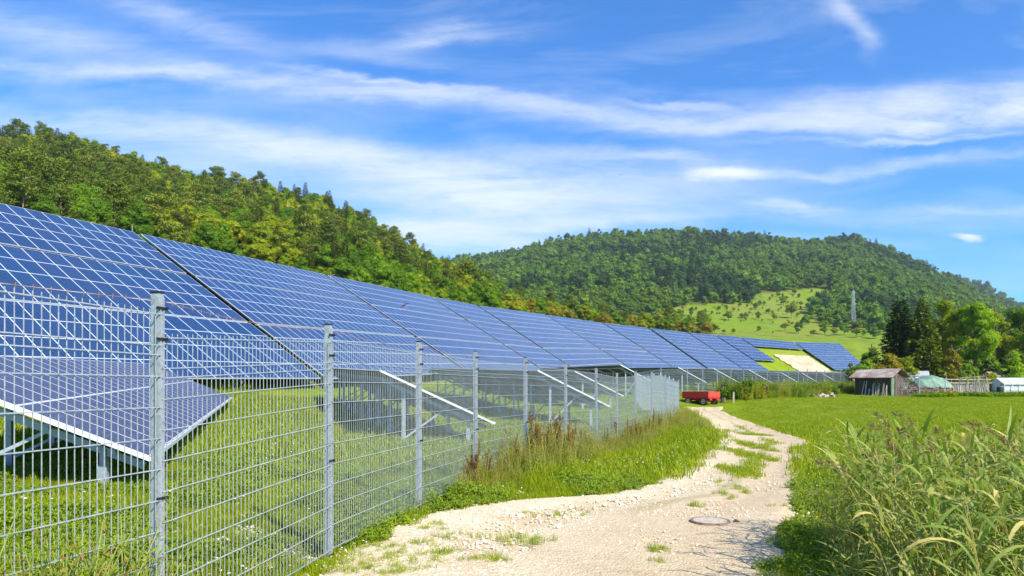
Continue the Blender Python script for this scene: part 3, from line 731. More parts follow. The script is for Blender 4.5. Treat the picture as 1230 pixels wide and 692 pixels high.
def herb(name, seed, n, h, spread, mat, stemmat, leaf=.07, lw=.35, tipmat=None, tip=0, nleaf=16, lean=.25, start=.1):
    """upright stems with alternate leaves; optional seed heads or flowers at the tip"""
    r = np.random.default_rng(seed); mb = MB(); 
    L = Leaves(); Lt = Leaves()
    for i in range(n):
        a = r.uniform(0, 6.283); rad = spread * math.sqrt(r.random()); b = np.array([math.cos(a)*rad, math.sin(a)*rad, 0.]); hh = h * r.uniform(.6, 1.1)
        d = r.uniform(0, 6.283); ln = lean * hh * r.uniform(.2, 1); e = b + np.array([math.cos(d)*ln, math.sin(d)*ln, hh]); mid = b*.5 + e*.5 - np.array([math.cos(d), math.sin(d), 0]) * ln * .18
        mb.tube([tuple(b), tuple(mid), tuple(e)], [.005, .004, .0025], 3, False)
        q = np.sort(r.uniform(start, 1, nleaf)); P = ((1-q)**2)[:, None]*b + (2*q*(1-q))[:, None]*mid + (q**2)[:, None]*e
        an = np.arange(nleaf)*2.4 + r.uniform(0, 6); D = np.c_[np.cos(an), np.sin(an), r.uniform(-.2, .9, nleaf)]; s = leaf * (1.25 - q*.7) * r.uniform(.7, 1.2, nleaf)
        L.add(P, D, np.c_[r.normal(0, .3, nleaf), r.normal(0, .3, nleaf), np.ones(nleaf)], s, s*lw, np.clip(r.uniform(.1, .9) + r.normal(0, .15, nleaf), 0, 1))
        if tip:
            m = tip; q = r.uniform(.62, 1.02, m); P = ((1-q)**2)[:, None]*b + (2*q*(1-q))[:, None]*mid + (q**2)[:, None]*e + r.normal(0, .012, (m, 3)); s = r.uniform(.012, .03, m)
            Lt.add(P, rv(m, r), rv(m, r), s, s*.8, r.random(m))
    V, f, t = L.get(); V2 = np.array(mb.v); f2 = [tuple(i + len(V) for i in q) for q in mb.f]; mats = [mat, stemmat]; MI = [0]*len(f) + [1]*len(f2); T = list(t) + [.5]*len(f2)
    VV = np.concatenate([V, V2]); FF = f + f2
    if tip:
        V3, f3, t3 = Lt.get(); FF += [tuple(i + len(VV) for i in q) for q in f3]; VV = np.concatenate([VV, V3]); MI += [2]*len(f3); T += list(t3); mats.append(tipmat)
    return fmesh(name, VV, FF, mats, MI, T)

# ------------------------------------------------------------------ scattering of uncountable stuff
_k = [0]
def scatter(name, P, scale, idx, sources, rot=None, label=None, cat=None, tilt=.12):
    P = np.asarray(P, float); n = len(P); _k[0] += 1
    col = bpy.data.collections.new(name + '_sources')
    for i, me in enumerate(sources):
        o = bpy.data.objects.new('%s_source_%02d' % (name, i), me); col.objects.link(o)
    me = bpy.data.meshes.new(name); me.from_pydata(P.tolist(), [], [])
    if rot is None: rot = np.c_[rng.normal(0, tilt, n), rng.normal(0, tilt, n), rng.uniform(0, 6.283, n)]
    a = me.attributes.new('rot', 'FLOAT_VECTOR', 'POINT'); a.data.foreach_set('vector', np.asarray(rot, np.float32).ravel())
    a = me.attributes.new('sc', 'FLOAT', 'POINT'); a.data.foreach_set('value', np.asarray(scale, np.float32).ravel())
    a = me.attributes.new('pick', 'INT', 'POINT'); a.data.foreach_set('value', np.asarray(idx, np.int32).ravel())
    o = meshobj(name, me, kind='stuff')
    if label: o['label'] = label
    if cat: o['category'] = cat
    g = bpy.data.node_groups.new(name, 'GeometryNodeTree'); g.interface.new_socket('Geometry', in_out='INPUT', socket_type='NodeSocketGeometry')
    g.interface.new_socket('Geometry', in_out='OUTPUT', socket_type='NodeSocketGeometry'); N = g.nodes.new
    gi = N('NodeGroupInput'); go = N('NodeGroupOutput'); ip = N('GeometryNodeInstanceOnPoints'); ci = N('GeometryNodeCollectionInfo')
    ci.inputs['Collection'].default_value = col; ci.inputs['Separate Children'].default_value = True; ci.inputs['Reset Children'].default_value = True
    def na(nm, t):
        q = N('GeometryNodeInputNamedAttribute'); q.data_type = t; q.inputs['Name'].default_value = nm; return q.outputs['Attribute']
    l = g.links.new; l(gi.outputs[0], ip.inputs['Points']); l(ci.outputs[0], ip.inputs['Instance']); ip.inputs['Pick Instance'].default_value = True
    l(na('pick', 'INT'), ip.inputs['Instance Index']); l(na('sc', 'FLOAT'), ip.inputs['Scale'])
    er = N('FunctionNodeEulerToRotation'); l(na('rot', 'FLOAT_VECTOR'), er.inputs[0]); l(er.outputs[0], ip.inputs['Rotation'])
    l(ip.outputs[0], go.inputs[0]); md = o.modifiers.new('scatter', 'NODES'); md.node_group = g
    return o
from mathutils import noise as mn
def nz2(x, y, s, o=0.): return np.array([mn.noise(Vector((a*s + o, b*s - o, o))) for a, b in zip(x, y)])

G = {}
G['grass'] = leaf_mat('grass_blades', [(0, (0.1716, 0.2494, 0.0036)), (0.5, (0.2652, 0.3544, 0.0054)), (0.85, (0.4212, 0.4594, 0.009)), (1, (0.6552, 0.4987, 0.036))], .4)
G['clover'] = leaf_mat('clover_leaves', [(0, (0.135, 0.2394, 0.0054)), (0.6, (0.2531, 0.3654, 0.0075)), (1, (0.405, 0.4536, 0.0105))], .4)
G['petal'] = simple('white_petals', (.8, .8, .74), .7, 0, .05)
G['field'] = leaf_mat('meadow_blades', [(0, (0.19, 0.28, 0.0056)), (0.6, (0.28, 0.36, 0.0088)), (1, (0.45, 0.43, 0.024))], .4)
G['weed'] = leaf_mat('weed_leaves', [(0, (.13, .20, .006)), (.35, (.24, .30, .008)), (.7, (.42, .38, .012)), (1, (.50, .34, .03))], .4)
G['weedstem'] = simple('weed_stems', (.24, .29, .06), .8)
G['rustseed'] = leaf_mat('rust_seed_heads', [(0, (.13, .045, .015)), (1, (.30, .12, .04))], .15)
G['orange'] = leaf_mat('orange_tips', [(0, (.40, .26, .04)), (1, (.42, .15, .05))], .3)
G['willow'] = leaf_mat('lance_leaves', [(0, (0.1176, 0.231, 0.01)), (0.6, (0.252, 0.3388, 0.015)), (1, (0.6048, 0.4158, 0.02))], .35)
G['reed'] = leaf_mat('reed_leaves', [(0, (.13, .21, .035)), (.4, (.23, .32, .055)), (.75, (.36, .40, .10)), (1, (.68, .54, .20))], .35)
G['far_light'] = leaf_mat('far_light_foliage', [(0, (.075, .14, .008)), (.5, (.12, .20, .010)), (1, (.20, .27, .014))], .3)
G['far_dark'] = leaf_mat('far_dark_foliage', [(0, (.022, .055, .010)), (.6, (.045, .095, .012)), (1, (.09, .15, .016))], .25)
G['reedstem'] = leaf_mat('reed_stalks', [(0, (.32, .33, .06)), (.4, (.55, .45, .14)), (1, (.72, .58, .26))], .15)
G['plume'] = leaf_mat('reed_plumes', [(0, (.16, .11, .045)), (1, (.34, .25, .12))], .3)
G['olive'] = leaf_mat('olive_foliage', [(0, (0.104, 0.1687, 0.0036)), (0.4, (0.1964, 0.2475, 0.0045)), (0.75, (0.3003, 0.3374, 0.0064)), (1, (0.4389, 0.3823, 0.0073))], .3)
G['green'] = leaf_mat('green_foliage', [(0, (0.0722, 0.1547, 0.0045)), (0.5, (0.1446, 0.2619, 0.0059)), (1, (0.2651, 0.4045, 0.0082))], .3)
G['bright'] = leaf_mat('bright_foliage', [(0, (0.156, 0.2444, 0.003)), (1, (0.312, 0.3881, 0.0048))], .35)
G['pine'] = leaf_mat('pine_needles', [(0, (0.0833, 0.1287, 0.014)), (0.6, (0.1547, 0.2038, 0.0196)), (1, (0.2856, 0.3003, 0.0315))], .2)
G['far'] = leaf_mat('far_foliage', [(0, (0.0522, 0.1137, 0.0105)), (0.45, (0.0997, 0.1934, 0.012)), (0.8, (0.1663, 0.273, 0.015)), (1, (0.285, 0.364, 0.0165))], .25)
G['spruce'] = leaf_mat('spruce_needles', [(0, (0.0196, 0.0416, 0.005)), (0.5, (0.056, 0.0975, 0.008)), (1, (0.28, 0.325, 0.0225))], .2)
G['dry'] = leaf_mat('dry_foliage', [(0, (0.1758, 0.1512, 0.0083)), (1, (0.3515, 0.2873, 0.0165))], .3)

# ------------------------------------------------------------------ grass
tufts = [blades('grass_tuft', 1, 34, .16, .11, .006, G['grass'], .6), blades('grass_tuft', 2, 30, .11, .12, .007, G['grass'], .9),
         herb('clover', 3, 12, .12, .13, G['clover'], G['weedstem'], .045, .8, None, 0, 9, .5, .3), herb('clover', 4, 10, .15, .12, G['clover'], G['weedstem'], .06, .6, None, 0, 8, .5, .2),
         blades('grass_tuft', 5, 26, .13, .12, .006, G['grass'], .8, 1, G['petal'])]
coarse = [blades('meadow_tuft', 6, 46, .14, .42, .018, G['field'], .7), blades('meadow_tuft', 7, 40, .11, .45, .02, G['field'], .9), blades('meadow_tuft', 8, 40, .18, .42, .014, G['grass'], .6, 2, G['petal'])]
def fence_x0(y):
    a = np.array(FA); return np.interp(y, a[:, 1], a[:, 0])
def grow():
    P = []; I = []; Sc = []
    def region(n, y0, y1, pxa, pxb, dens_pow=1.6):
        u = rng.random(n); Y = y0 * (y1/y0) ** u if dens_pow > 1.5 else y0 + (y1-y0)*u
        X = (rng.uniform(pxa, pxb, n) - CX) * Y / F; return X, Y
    X, Y = region(52000, 2.2, 13, -60, 1300)
    t = path_t(X, Y); n1 = nz2(X, Y, 1.5, 3); n2 = nz2(X, Y, .6, 8)
    edge = .035 + .05 * n1
    keep = (t < edge) | (t > 1 - edge - .03)
    # tufts that have taken hold on the track
    spot = lambda x, y, px, py, rx, ry: (lambda gx, gy: ((x-gx)/rx)**2 + ((y-gy)/ry)**2 < 1 + .8*n1)(*unproj(px, py)[:2])
    on = np.zeros(len(X), bool)
    for s in [(873,586,.24,1.2),(858,584,.14,.4),(868,600,.14,.35),(790,668,.10,.12),(800,684,.15,.10),(845,612,.22,.25),(590,660,.5,.35),(545,655,.35,.3),(500,668,.5,.25),(640,655,.2,.12),(560,684,.45,.2),(470,684,.5,.3),
              (655,622,.5,.22),(700,618,.45,.18),(620,640,.3,.15),(930,670,.06,.06),(950,655,.2,.35),(945,618,.2,.5),(950,690,.25,.25),(440,690,.4,.3),(520,640,.3,.2)]:
        on |= spot(X, Y, *s)
    k2 = on & (rng.random(len(X)) < np.where(t < .45, .20, .42)) & (n1 > -.15) & (t > 0) & (t < 1)
    thin = (t < 0) & (X > fence_x0(Y) - .1) & (Y < 10.2) & (rng.random(len(X)) < .86); keep &= ~thin
    gap = (n2 > .22) & (X < -.5) & (Y < 8) & (X > -3.2) & (rng.random(len(X)) < .8)      # bare stony spots inside the fence
    keep = (keep & ~gap) | k2
    X1, Y1 = X[keep], Y[keep]; sc = rng.uniform(.6, 1.15, len(X1)) * np.where(k2[keep], .5, 1) * (.75 + .9*np.clip(nz2(X1, Y1, .5, 5) + .3, 0, 1)); zz = H(X1, Y1)
    P.append(np.c_[X1, Y1, zz + np.where(k2[keep], .06, 0)]); Sc.append(sc); pr = np.where(nz2(X1, Y1, .8, 20) > 0, rng.integers(2, 4, len(X1)), rng.choice([0, 1, 0, 1, 0, 1, 4], len(X1))); pr = np.where(k2[keep], rng.integers(0, 2, len(X1)), pr); I.append(pr)
    X, Y = region(34000, 13, 34, -60, 1300); t = path_t(X, Y); n1 = nz2(X, Y, 1., 3); n3 = 0
    keep = (t < .02 + .05*n1) | (t > .98 - .05*n1)
    on = np.zeros(len(X), bool)
    for s in [(900,550,.26,2.0),(886,570,.16,1.3),(904,538,.24,2.2),(893,523,.25,3.),(872,509,.25,4.)]: on |= (lambda gx, gy: ((X-gx)/s[2])**2 + ((Y-gy)/s[3])**2 < 1 + .7*n1)(*unproj(s[0], s[1])[:2])
    k2 = on & (t > 0) & (t < 1) & (rng.random(len(X)) < .9); keep |= k2
    mid = (np.abs(t - .53) < .05 + .04*nz2(X, Y, .7, 44)) & (nz2(X, Y, .35, 51) > -.06) & (Y < 45) & (rng.random(len(X)) < .8)
    k2 |= mid; keep |= mid
    X1, Y1 = X[keep], Y[keep]; P.append(np.c_[X1, Y1, H(X1, Y1) + np.where(k2[keep], .06, 0)]); Sc.append(rng.uniform(.8, 1.5, len(X1)) * np.where(k2[keep], .5, 1)); I.append(rng.choice([0, 1, 5, 6, 5, 6, 0, 1, 5, 6, 0, 7], len(X1)))
    X, Y = region(26000, 30, 75, -60, 1300, 1); t = path_t(X, Y); pd = line_dist(X, Y)[0]
    keep = ((t < -.05) | (t > 1.05)) & (pd < -1) & (((X - 13.8)/2.6)**2 + ((Y - 48.6)/3.6)**2 > 1); X1, Y1 = X[keep], Y[keep]; P.append(np.c_[X1, Y1, H(X1, Y1)]); Sc.append(rng.uniform(.5, .9, len(X1))); I.append(rng.choice([5, 6, 5, 6, 5, 6, 5, 6, 7], len(X1)))
    P = np.concatenate(P); I = np.concatenate(I); Sc = np.concatenate(Sc)
    scatter('grass', P, Sc, I, tufts + coarse, label='green meadow grass and clover around the track and under the solar rows', cat='grass')
grow()
# loose stones of the track
def stones():
    srcs = []
    for s in range(4):
        r = np.random.default_rng(s); mb = MB(); import bmesh
        bm = bmesh.new(); bmesh.ops.create_icosphere(bm, subdivisions=1, radius=1); 
        for v in bm.verts: v.co *= r.uniform(.65, 1.15); v.co.z *= .6
        me = bpy.data.meshes.new('pebble'); bm.to_mesh(me); bm.free(); me.materials.append(M['stone']); srcs.append(me)
    n = 26000; Y = 4.5 * (17/4.5) ** rng.random(n); X = (rng.uniform(150, 1010, n) - CX) * Y / F; t = path_t(X, Y); a = nz2(X, Y, .7, 11)
    k = ((t > -.02) & (t < 1.03) & (rng.random(n) < .30 + .9*a + .5*(t < .4))) | ((t < 0) & (X > -3.2) & (Y < 8) & (nz2(X, Y, .6, 8) > .2) & (X < -.6))
    X, Y, t = X[k], Y[k], t[k]; s = .007 + .016 * rng.random(len(X)) ** 3.5 * (1 + .8*(t < .4)); s += .004*(Y > 9)
    scatter('gravel', np.c_[X, Y, H(X, Y) + np.where((t > .01) & (t < .99), .062, .01)], s, rng.integers(0, 4, len(X)), srcs, label='loose pale limestone stones lying on the track', cat='gravel', tilt=.5)
stones()

# ------------------------------------------------------------------ verge weeds
def fence_x(y):
    a = np.array(FA); return np.interp(y, a[:, 1], a[:, 0])
def verge():
    src = [herb('weed', 11, 9, .62, .16, G['weed'], G['weedstem'], .07, .28, None, 0, 24, .3), herb('weed', 12, 8, .85, .15, G['weed'], G['weedstem'], .06, .3, G['orange'], 9, 26, .25),
           herb('weed', 13, 3, 1.05, .08, G['rustseed'], G['rustseed'], .05, .3, G['rustseed'], 130, 10, .12), blades('weed', 14, 60, .5, .16, .007, G['weed'], .6),
           blades('weed', 15, 60, .36, .2, .007, G['grass'], .7), herb('weed', 16, 10, .45, .18, G['clover'], G['weedstem'], .08, .45, None, 0, 14, .4)]
    P = []; I = []; Sc = []
    n = 3000; Y = rng.uniform(10.0, 33.5, n); fx = fence_x(Y); pl = np.interp(Y, PR_[:, 0], PR_[:, 1]); w = np.clip(pl - fx, .15, 6)
    u = rng.random(n) ** 1.5; X = fx + .1 + u * w * .92; ok = (pl > fx + .12)
    X, Y, u = X[ok], Y[ok], u[ok]; ramp = np.clip((Y - 9.5) / 2.2, .25, 1); tall = np.clip(.95 - u*1.25, .12, 1)
    c = nz2(X, Y, .9, 31)
    i = np.where(tall > .55, rng.choice([0, 1, 1, 3, 0, 3, 5, 1], len(X)), rng.choice([4, 4, 3, 5], len(X)))
    sc = tall * ramp * rng.uniform(.6, 1.2, len(X)) * (1 + .9*c); sc = np.where(i == 4, sc*1.4+.25, sc)
    P.append(np.c_[X, Y, H(X, Y)]); I.append(i); Sc.append(sc)
    for px, py, k in [(592,565,1.05),(598,572,.95),(655,560,.95),(690,555,.95),(700,552,.85),(684,560,.9),(655,558,1.05),(586,560,.8),(575,575,.7),(640,561,.8),(668,560,.6),(720,546,.7),(612,566,.6),(756,537,.6),(545,590,.7),(678,557,.8),(800,520,.6),(741,540,1.),(771,535,.9),(786,525,.9),(552,590,.6),(612,568,.8)]:
        x, y, z = unproj(px, py); x = max(x, float(fence_x(y)) + .12)
        for q in range(3): P.append(np.array([[x + rng.normal(0, .12), y + rng.normal(0, .25), z]])); I.append(np.array([2])); Sc.append(np.array([k * rng.uniform(.75, 1.1)]))
    # inside the fence foot and behind the bend
    n = 500; Y = rng.uniform(30, 47, n); X = (rng.uniform(818, 865, n) - CX) * Y / F; t = path_t(X, Y); ok = (t < -.03); X, Y = X[ok], Y[ok]
    P.append(np.c_[X, Y, H(X, Y)]); I.append(rng.choice([3, 4, 0], len(X))); Sc.append(rng.uniform(.6, 1.1, len(X)))
    scatter('verge_weeds', np.concatenate(P), np.concatenate(Sc), np.concatenate(I), src, label='tall yellow-green weeds with rusty seed heads between fence and track', cat='weeds')
    # tall weeds along the far fence
    P = []; n = 1500; t = rng.random(n); A = np.array(FC); seg = t * (len(A) - 9); j = seg.astype(int); fr = (seg - j)[:, None]; q = A[j]*(1-fr) + A[j+1]*fr
    off = rng.uniform(.25, 4.6, n); d = unit(np.array([[1.80, -1.76]])) ; q = q + d * off[:, None]
    ok = (CX + F*q[:, 0]/q[:, 1]) > 870 - 8*(q[:, 1] > 54)
    q = q[ok]; tt = t[ok]; i = rng.choice([0, 1, 3, 6, 6, 7], len(q)); big = [herb('weed', 17, 10, 1.4, .45, G['weed'], G['weedstem'], .16, .4, None, 0, 30, .25), herb('weed', 18, 12, 1.5, .5, G['green'], G['weedstem'], .18, .55, None, 0, 34, .3)]
    scatter('tall_weeds', np.c_[q, H(q[:, 0], q[:, 1])], rng.uniform(.65, 1.15, len(q)) * np.where(i < 6, 1.35, .8) * (.95 + .3*np.sin(tt*31)) * (1.15 - .45*tt), i, src + big, label='tall tangled weeds along the far fence beside the red trailer', cat='weeds')
verge()
def front_weeds():
    src = [herb('weed', 21, 3, 1.15, .1, G['willow'], G['weedstem'], .12, .17, G['orange'], 6, 26, .45), herb('weed', 22, 4, .8, .12, G['willow'], G['weedstem'], .10, .2, G['orange'], 5, 20, .5),
           herb('weed', 23, 5, .5, .15, G['weed'], G['weedstem'], .08, .3, None, 0, 16, .5)]
    P = []; I = []; Sc = []
    for k in range(190):
        Y = rng.uniform(2.6, 4.0); fx = float(fence_x(Y)); X = fx + rng.uniform(.05, .45); 
        if CX + F*X/Y > 205: continue
        i = rng.choice([0, 1, 1, 2]); P.append((X, Y, h1(X, Y))); I.append(i); Sc.append(rng.uniform(.7, 1.1) * np.interp(CX + F*X/Y, [0, 100, 200], [1.05, .95, .75]))
    scatter('fence_weeds', P, Sc, I, src, label='lance-leaved weeds with orange tips at the foot of the near fence', cat='weeds')
front_weeds()

# ------------------------------------------------------------------ reeds
def reed(name, seed, h, nleaf, plume, dry=False):
    r = np.random.default_rng(seed); mb = MB(); V = []; Fc = []; T = []; MI = []
    lean = h * r.uniform(.06, .30); az = r.normal(2.9, .8); pts = []
    for i in range(8):
        t = i / 7; pts.append(np.array([math.cos(az)*lean*t**2.2, math.sin(az)*lean*t**2.2, h*(t - .06*t**4)]))
    mb.tube([tuple(p) for p in pts], [.0045 - .0028*i/7 for i in range(8)], 4, False)
    V = list(mb.v); Fc = list(mb.f); T = [r.uniform(.1, .9)] * len(Fc); MI = [1]*len(Fc)
    P = np.array(pts)
    for k in range(nleaf):
        t = .16 + .80 * (k + r.uniform(0, .6)) / nleaf; j = min(6, int(t*7)); b = P[j]*(1-(t*7-j)) + P[j+1]*(t*7-j)
        a = (k % 2) * math.pi + az + 1.2 + r.normal(0, .65); ln = r.uniform(.30, .55) * (1.0 if t < .75 else .85); w = r.uniform(.016, .031); el = r.uniform(.7, 1.35) ; dr = r.uniform(.7, 2.1)
        n = 6; base = len(V); s_ = np.array([-math.sin(a), math.cos(a), r.uniform(-.35, .35)]); q = b.copy(); tone = r.uniform(0, .82) if not dry else r.uniform(.8, 1)
        if r.random() < .07: tone = 1.
        for i in range(n + 1):
            f = i / n; ww = w * (math.sin(math.pi * min(1, f*.85 + .13)) ** .7) * (1 if i < n else .05); ang = el - dr * f
            V += [tuple(q - s_*ww*.5), tuple(q + s_*ww*.5)]; q = q + np.array([math.cos(a)*math.cos(ang), math.sin(a)*math.cos(ang), math.sin(ang)]) * ln / n
        for i in range(n): Fc.append((base+2*i, base+2*i+1, base+2*i+3, base+2*i+2)); T.append(tone); MI.append(0)
    if plume:
        top = P[-1]; d = unit(P[-1] - P[-3]) ; m = 120; q = r.uniform(0, 1, m); sp = np.sin(q*3.0 + .1)*.032
        C = top + d * (q[:, None]*.2 - .02) + np.c_[math.cos(az)*q**2*.09, math.sin(az)*q**2*.09, -q**2*.05] + r.normal(0, 1, (m, 3)) * sp[:, None]*.6
        L = Leaves(); s = r.uniform(.02, .045, m); L.add(C, d + r.normal(0, .6, (m, 3)) + [0, 0, -.4], rv(m, r), s, s*.28, r.random(m)); v, f, t = L.get()
        Fc += [tuple(i + len(V) for i in x) for x in f]; V += [tuple(x) for x in v]; T += list(t); MI += [2]*len(f)
    return fmesh(name, V, Fc, [G['reed'], G['reedstem'], G['plume']], MI, T)
def reeds():
    src = [reed('reed_stalk', i, 1.75, 13, i == 4) for i in range(9)] + [reed('reed_stalk', 30 + i, 1.45, 5, False, True) for i in range(2)]
    src += [herb('reed_foot', 41, 7, .6, .2, G['willow'], G['reedstem'], .11, .3, None, 0, 14, .6)]
    P = []; I = []; Sc = []; R = []
    n = 0
    while n < 900:
        Y = rng.uniform(3.5, 7.6); X = rng.uniform(1.7, 7.2); px = CX + F*X/Y; lim = 998 + 20*math.sin(Y*2.3) + max(0, 6.2 - Y)*30 
        if px < lim or px > 1420: continue
        edge = min(1, (px - lim) / 45 + .45)
        want = np.interp(px, [980,1010,1040,1100,1130,1150,1200,1260], [1.05,1.35,1.55,1.55,1.38,1.42,1.5,1.45])
        if Y > 6.3: want *= .96
        if Y < 4.2: want *= .93
        i = int(rng.integers(0, 11)) if rng.random() < .70 else int(rng.integers(9, 11)); 
        P.append((X, Y, h1(X, Y) - .02)); I.append(i if rng.random() > .05 else 11); Sc.append((want / 1.72) * (rng.uniform(.72, .92) if px < 1065 else rng.uniform(.78, 1.08)) * edge); R.append((rng.normal(0, .12), rng.normal(-.03, .14), rng.normal(0, .9))); n += 1
    scatter('reeds', P, Sc, I, src, rot=R, label='dense clump of green reeds with brown plumes beside the track', cat='reeds')
reeds()
# ------------------------------------------------------------------ trees
def tree_proto(kind, seed):
    H_ = 9.
    if kind == 'broad': return broad('crown', seed, 9, 6.8, 30, 4600, .28, G['olive'], lob=.27), trunk_mb(7, .16, .4, 4, seed=seed).mesh('trunk', M['bark'])
    if kind == 'green': return broad('crown', seed, 9.5, 6.2, 30, 4600, .28, G['green'], .10, 1.4, .27), trunk_mb(7, .16, .4, 4, seed=seed).mesh('trunk', M['bark'])
    if kind == 'bright': return broad('crown', seed, 9, 5.6, 34, 4800, .25, G['bright'], .03, 1.9, .25), trunk_mb(7, .15, .3, 3, seed=seed).mesh('trunk', M['bark'])
    if kind == 'pine': return pine('crown', seed, 11, 5.4, 3000, .40, G['pine']), trunk_mb(10.6, .17, .5, 6, .5, .16, seed=seed).mesh('trunk', M['pinebark'])
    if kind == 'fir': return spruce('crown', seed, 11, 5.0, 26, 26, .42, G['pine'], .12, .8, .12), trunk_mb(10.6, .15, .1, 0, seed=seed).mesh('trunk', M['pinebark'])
    if kind == 'dry': return broad('crown', seed, 8, 5.5, 14, 2200, .36, G['dry'], .05), trunk_mb(7, .14, .4, 4, seed=seed).mesh('trunk', M['bark'])
PROTO = {k: [tree_proto(k, 100*i + j) for j in range(n)] for i, (k, n) in enumerate([('broad', 3), ('green', 3), ('bright', 3), ('pine', 3), ('dry', 1), ('fir', 2)])}
# trees of the wooded hill
def nat(px, Y): X = (px - CX) * Y / F; return X, Y
LAB = {'broad': 'olive-green broadleaf tree among the lower trees of the wooded hill on the left',
       'green': 'dark green broadleaf tree among the lower trees of the wooded hill on the left',
       'bright': 'bright yellow-green young tree in the row just above the solar tables',
       'pine': 'pine with bare pale trunk and flat needle clumps on the wooded hill',
       'dry': 'brownish autumn-coloured tree low on the slope above the solar tables',
       'fir': 'pointed conifer with layered branches on the wooded hill on the left'}
NM = {'broad': 'broadleaf_tree', 'green': 'broadleaf_tree', 'bright': 'young_tree', 'pine': 'pine_tree', 'dry': 'autumn_tree', 'fir': 'fir_tree'}
def put_tree(kind, x, y, s, j=None, label=None, group=None, name=None, rz=None, w=1.):
    cr, tr = PROTO[kind][rng.integers(0, len(PROTO[kind])) if j is None else j]
    z = h1(x, y) - .15
    r = empty(name or NM[kind], (x, y, z), rng.uniform(0, 6.28) if rz is None else rz, label=label or LAB[kind], cat='tree', group=group or (NM[kind].replace('_', ' ') + 's: ' + LAB[kind]))
    r.scale = (s*w, s*w, s)
    for nm, me in (('crown', cr), ('trunk', tr)):
        o = bpy.data.objects.new(nm, me); COL.objects.link(o); o.parent = r
    return r
def left_hill():
    pts = []; cell = {}
    n = 0
    for _ in range(42000):
        px = rng.uniform(-140, 850); y0 = np.interp(px, *np.array(Y0_L).T); y1 = np.interp(px, *np.array(Y1_L).T) + 14
        Y = y0 - 6 + (y1 - y0 + 6) * math.sqrt(rng.random()) if rng.random() < .7 else rng.uniform(y0 - 6, y1); X = (px - CX) * Y / F
        c = (int(X // 4.2), int(Y // 4.2)); 
        if any((c[0]+a, c[1]+b) in cell and (cell[(c[0]+a, c[1]+b)][0]-X)**2 + (cell[(c[0]+a, c[1]+b)][1]-Y)**2 < (2.2 + Y*.0065)**2 for a in (-1, 0, 1) for b in (-1, 0, 1)): continue
        if line_dist(np.array([X]), np.array([Y]))[0][0] < 20.5: continue
        cell[c] = (X, Y); pts.append((X, Y, px, y0, y1))
    pts.sort(key=lambda p: p[1]); ind = 0; P = []; I = []; Sc = []
    a = np.array(pts); a1 = nz2(a[:, 0], a[:, 1], .018, 5); a2 = nz2(a[:, 0], a[:, 1], .05, 15)
    for k, (X, Y, px, y0, y1) in enumerate(pts):
        u = (Y - y0) / (y1 - y0); q = rng.random()
        if u < .07 and 225 < px < 640: kind = 'bright' if q < .8 else 'green'
        elif u < .12 and px > 600: kind = 'dry' if q < .35 else ('green' if q < .7 else 'broad')
        elif a1[k] > .08 and px < 480: kind = 'pine' if q < .5 else 'green'
        elif a2[k] > .18: kind = 'bright' if q < .35 else 'broad'
        else: kind = 'broad' if q < (.62 if px < 330 else .35) else ('green' if q < .9 else 'pine')
        if kind in ('broad', 'green') and rng.random() < .2 and u > .08: kind = 'fir' if rng.random() < .7 else 'pine'
        if u > .93 and px < 200: kind = 'pine' if q < .45 else 'broad'
        s = rng.uniform(.5, 1.2) * (.72 if kind == 'bright' else 1) * (.85 if px > 600 else 1)
        if u < .07: s *= .85
        if ind < 290 and 0 < px + 30 and px < 800 and (kind != 'x'):
            put_tree(kind, X, Y, s); ind += 1
        else:
            P.append((X, Y, h1(X, Y) - .1)); I.append({'broad': 0, 'green': 3, 'bright': 6, 'pine': 9, 'dry': 12, 'fir': 13}[kind] + (rng.integers(0, 3) if kind not in ('dry', 'fir') else rng.integers(0, 2) if kind == 'fir' else 0)); Sc.append(s)
    src = []
    for k in ('broad', 'green', 'bright', 'pine', 'dry', 'fir'): src += [joined(*p) for p in PROTO[k]]
    print('left hill trees', len(pts), 'stuff', len(P))
    scatter('forest', P, Sc, I, src, label='mixed pine and broadleaf forest covering the upper left hill', cat='forest', tilt=.03)
def joined(cr, tr):
    """crown and trunk of one tree as one mesh, for the uncounted forest"""
    V = [tuple(v.co) for v in cr.vertices]; n = len(V); Fc = [tuple(p.vertices) for p in cr.polygons]; T = [a.value for a in cr.attributes['tone'].data]
    V += [tuple(v.co) for v in tr.vertices]; F2 = [tuple(i + n for i in p.vertices) for p in tr.polygons]
    return fmesh('forest_tree', V, Fc + F2, [cr.materials[0], tr.materials[0]], [0]*len(Fc) + [1]*len(F2), T + [.5]*len(F2))
left_hill()
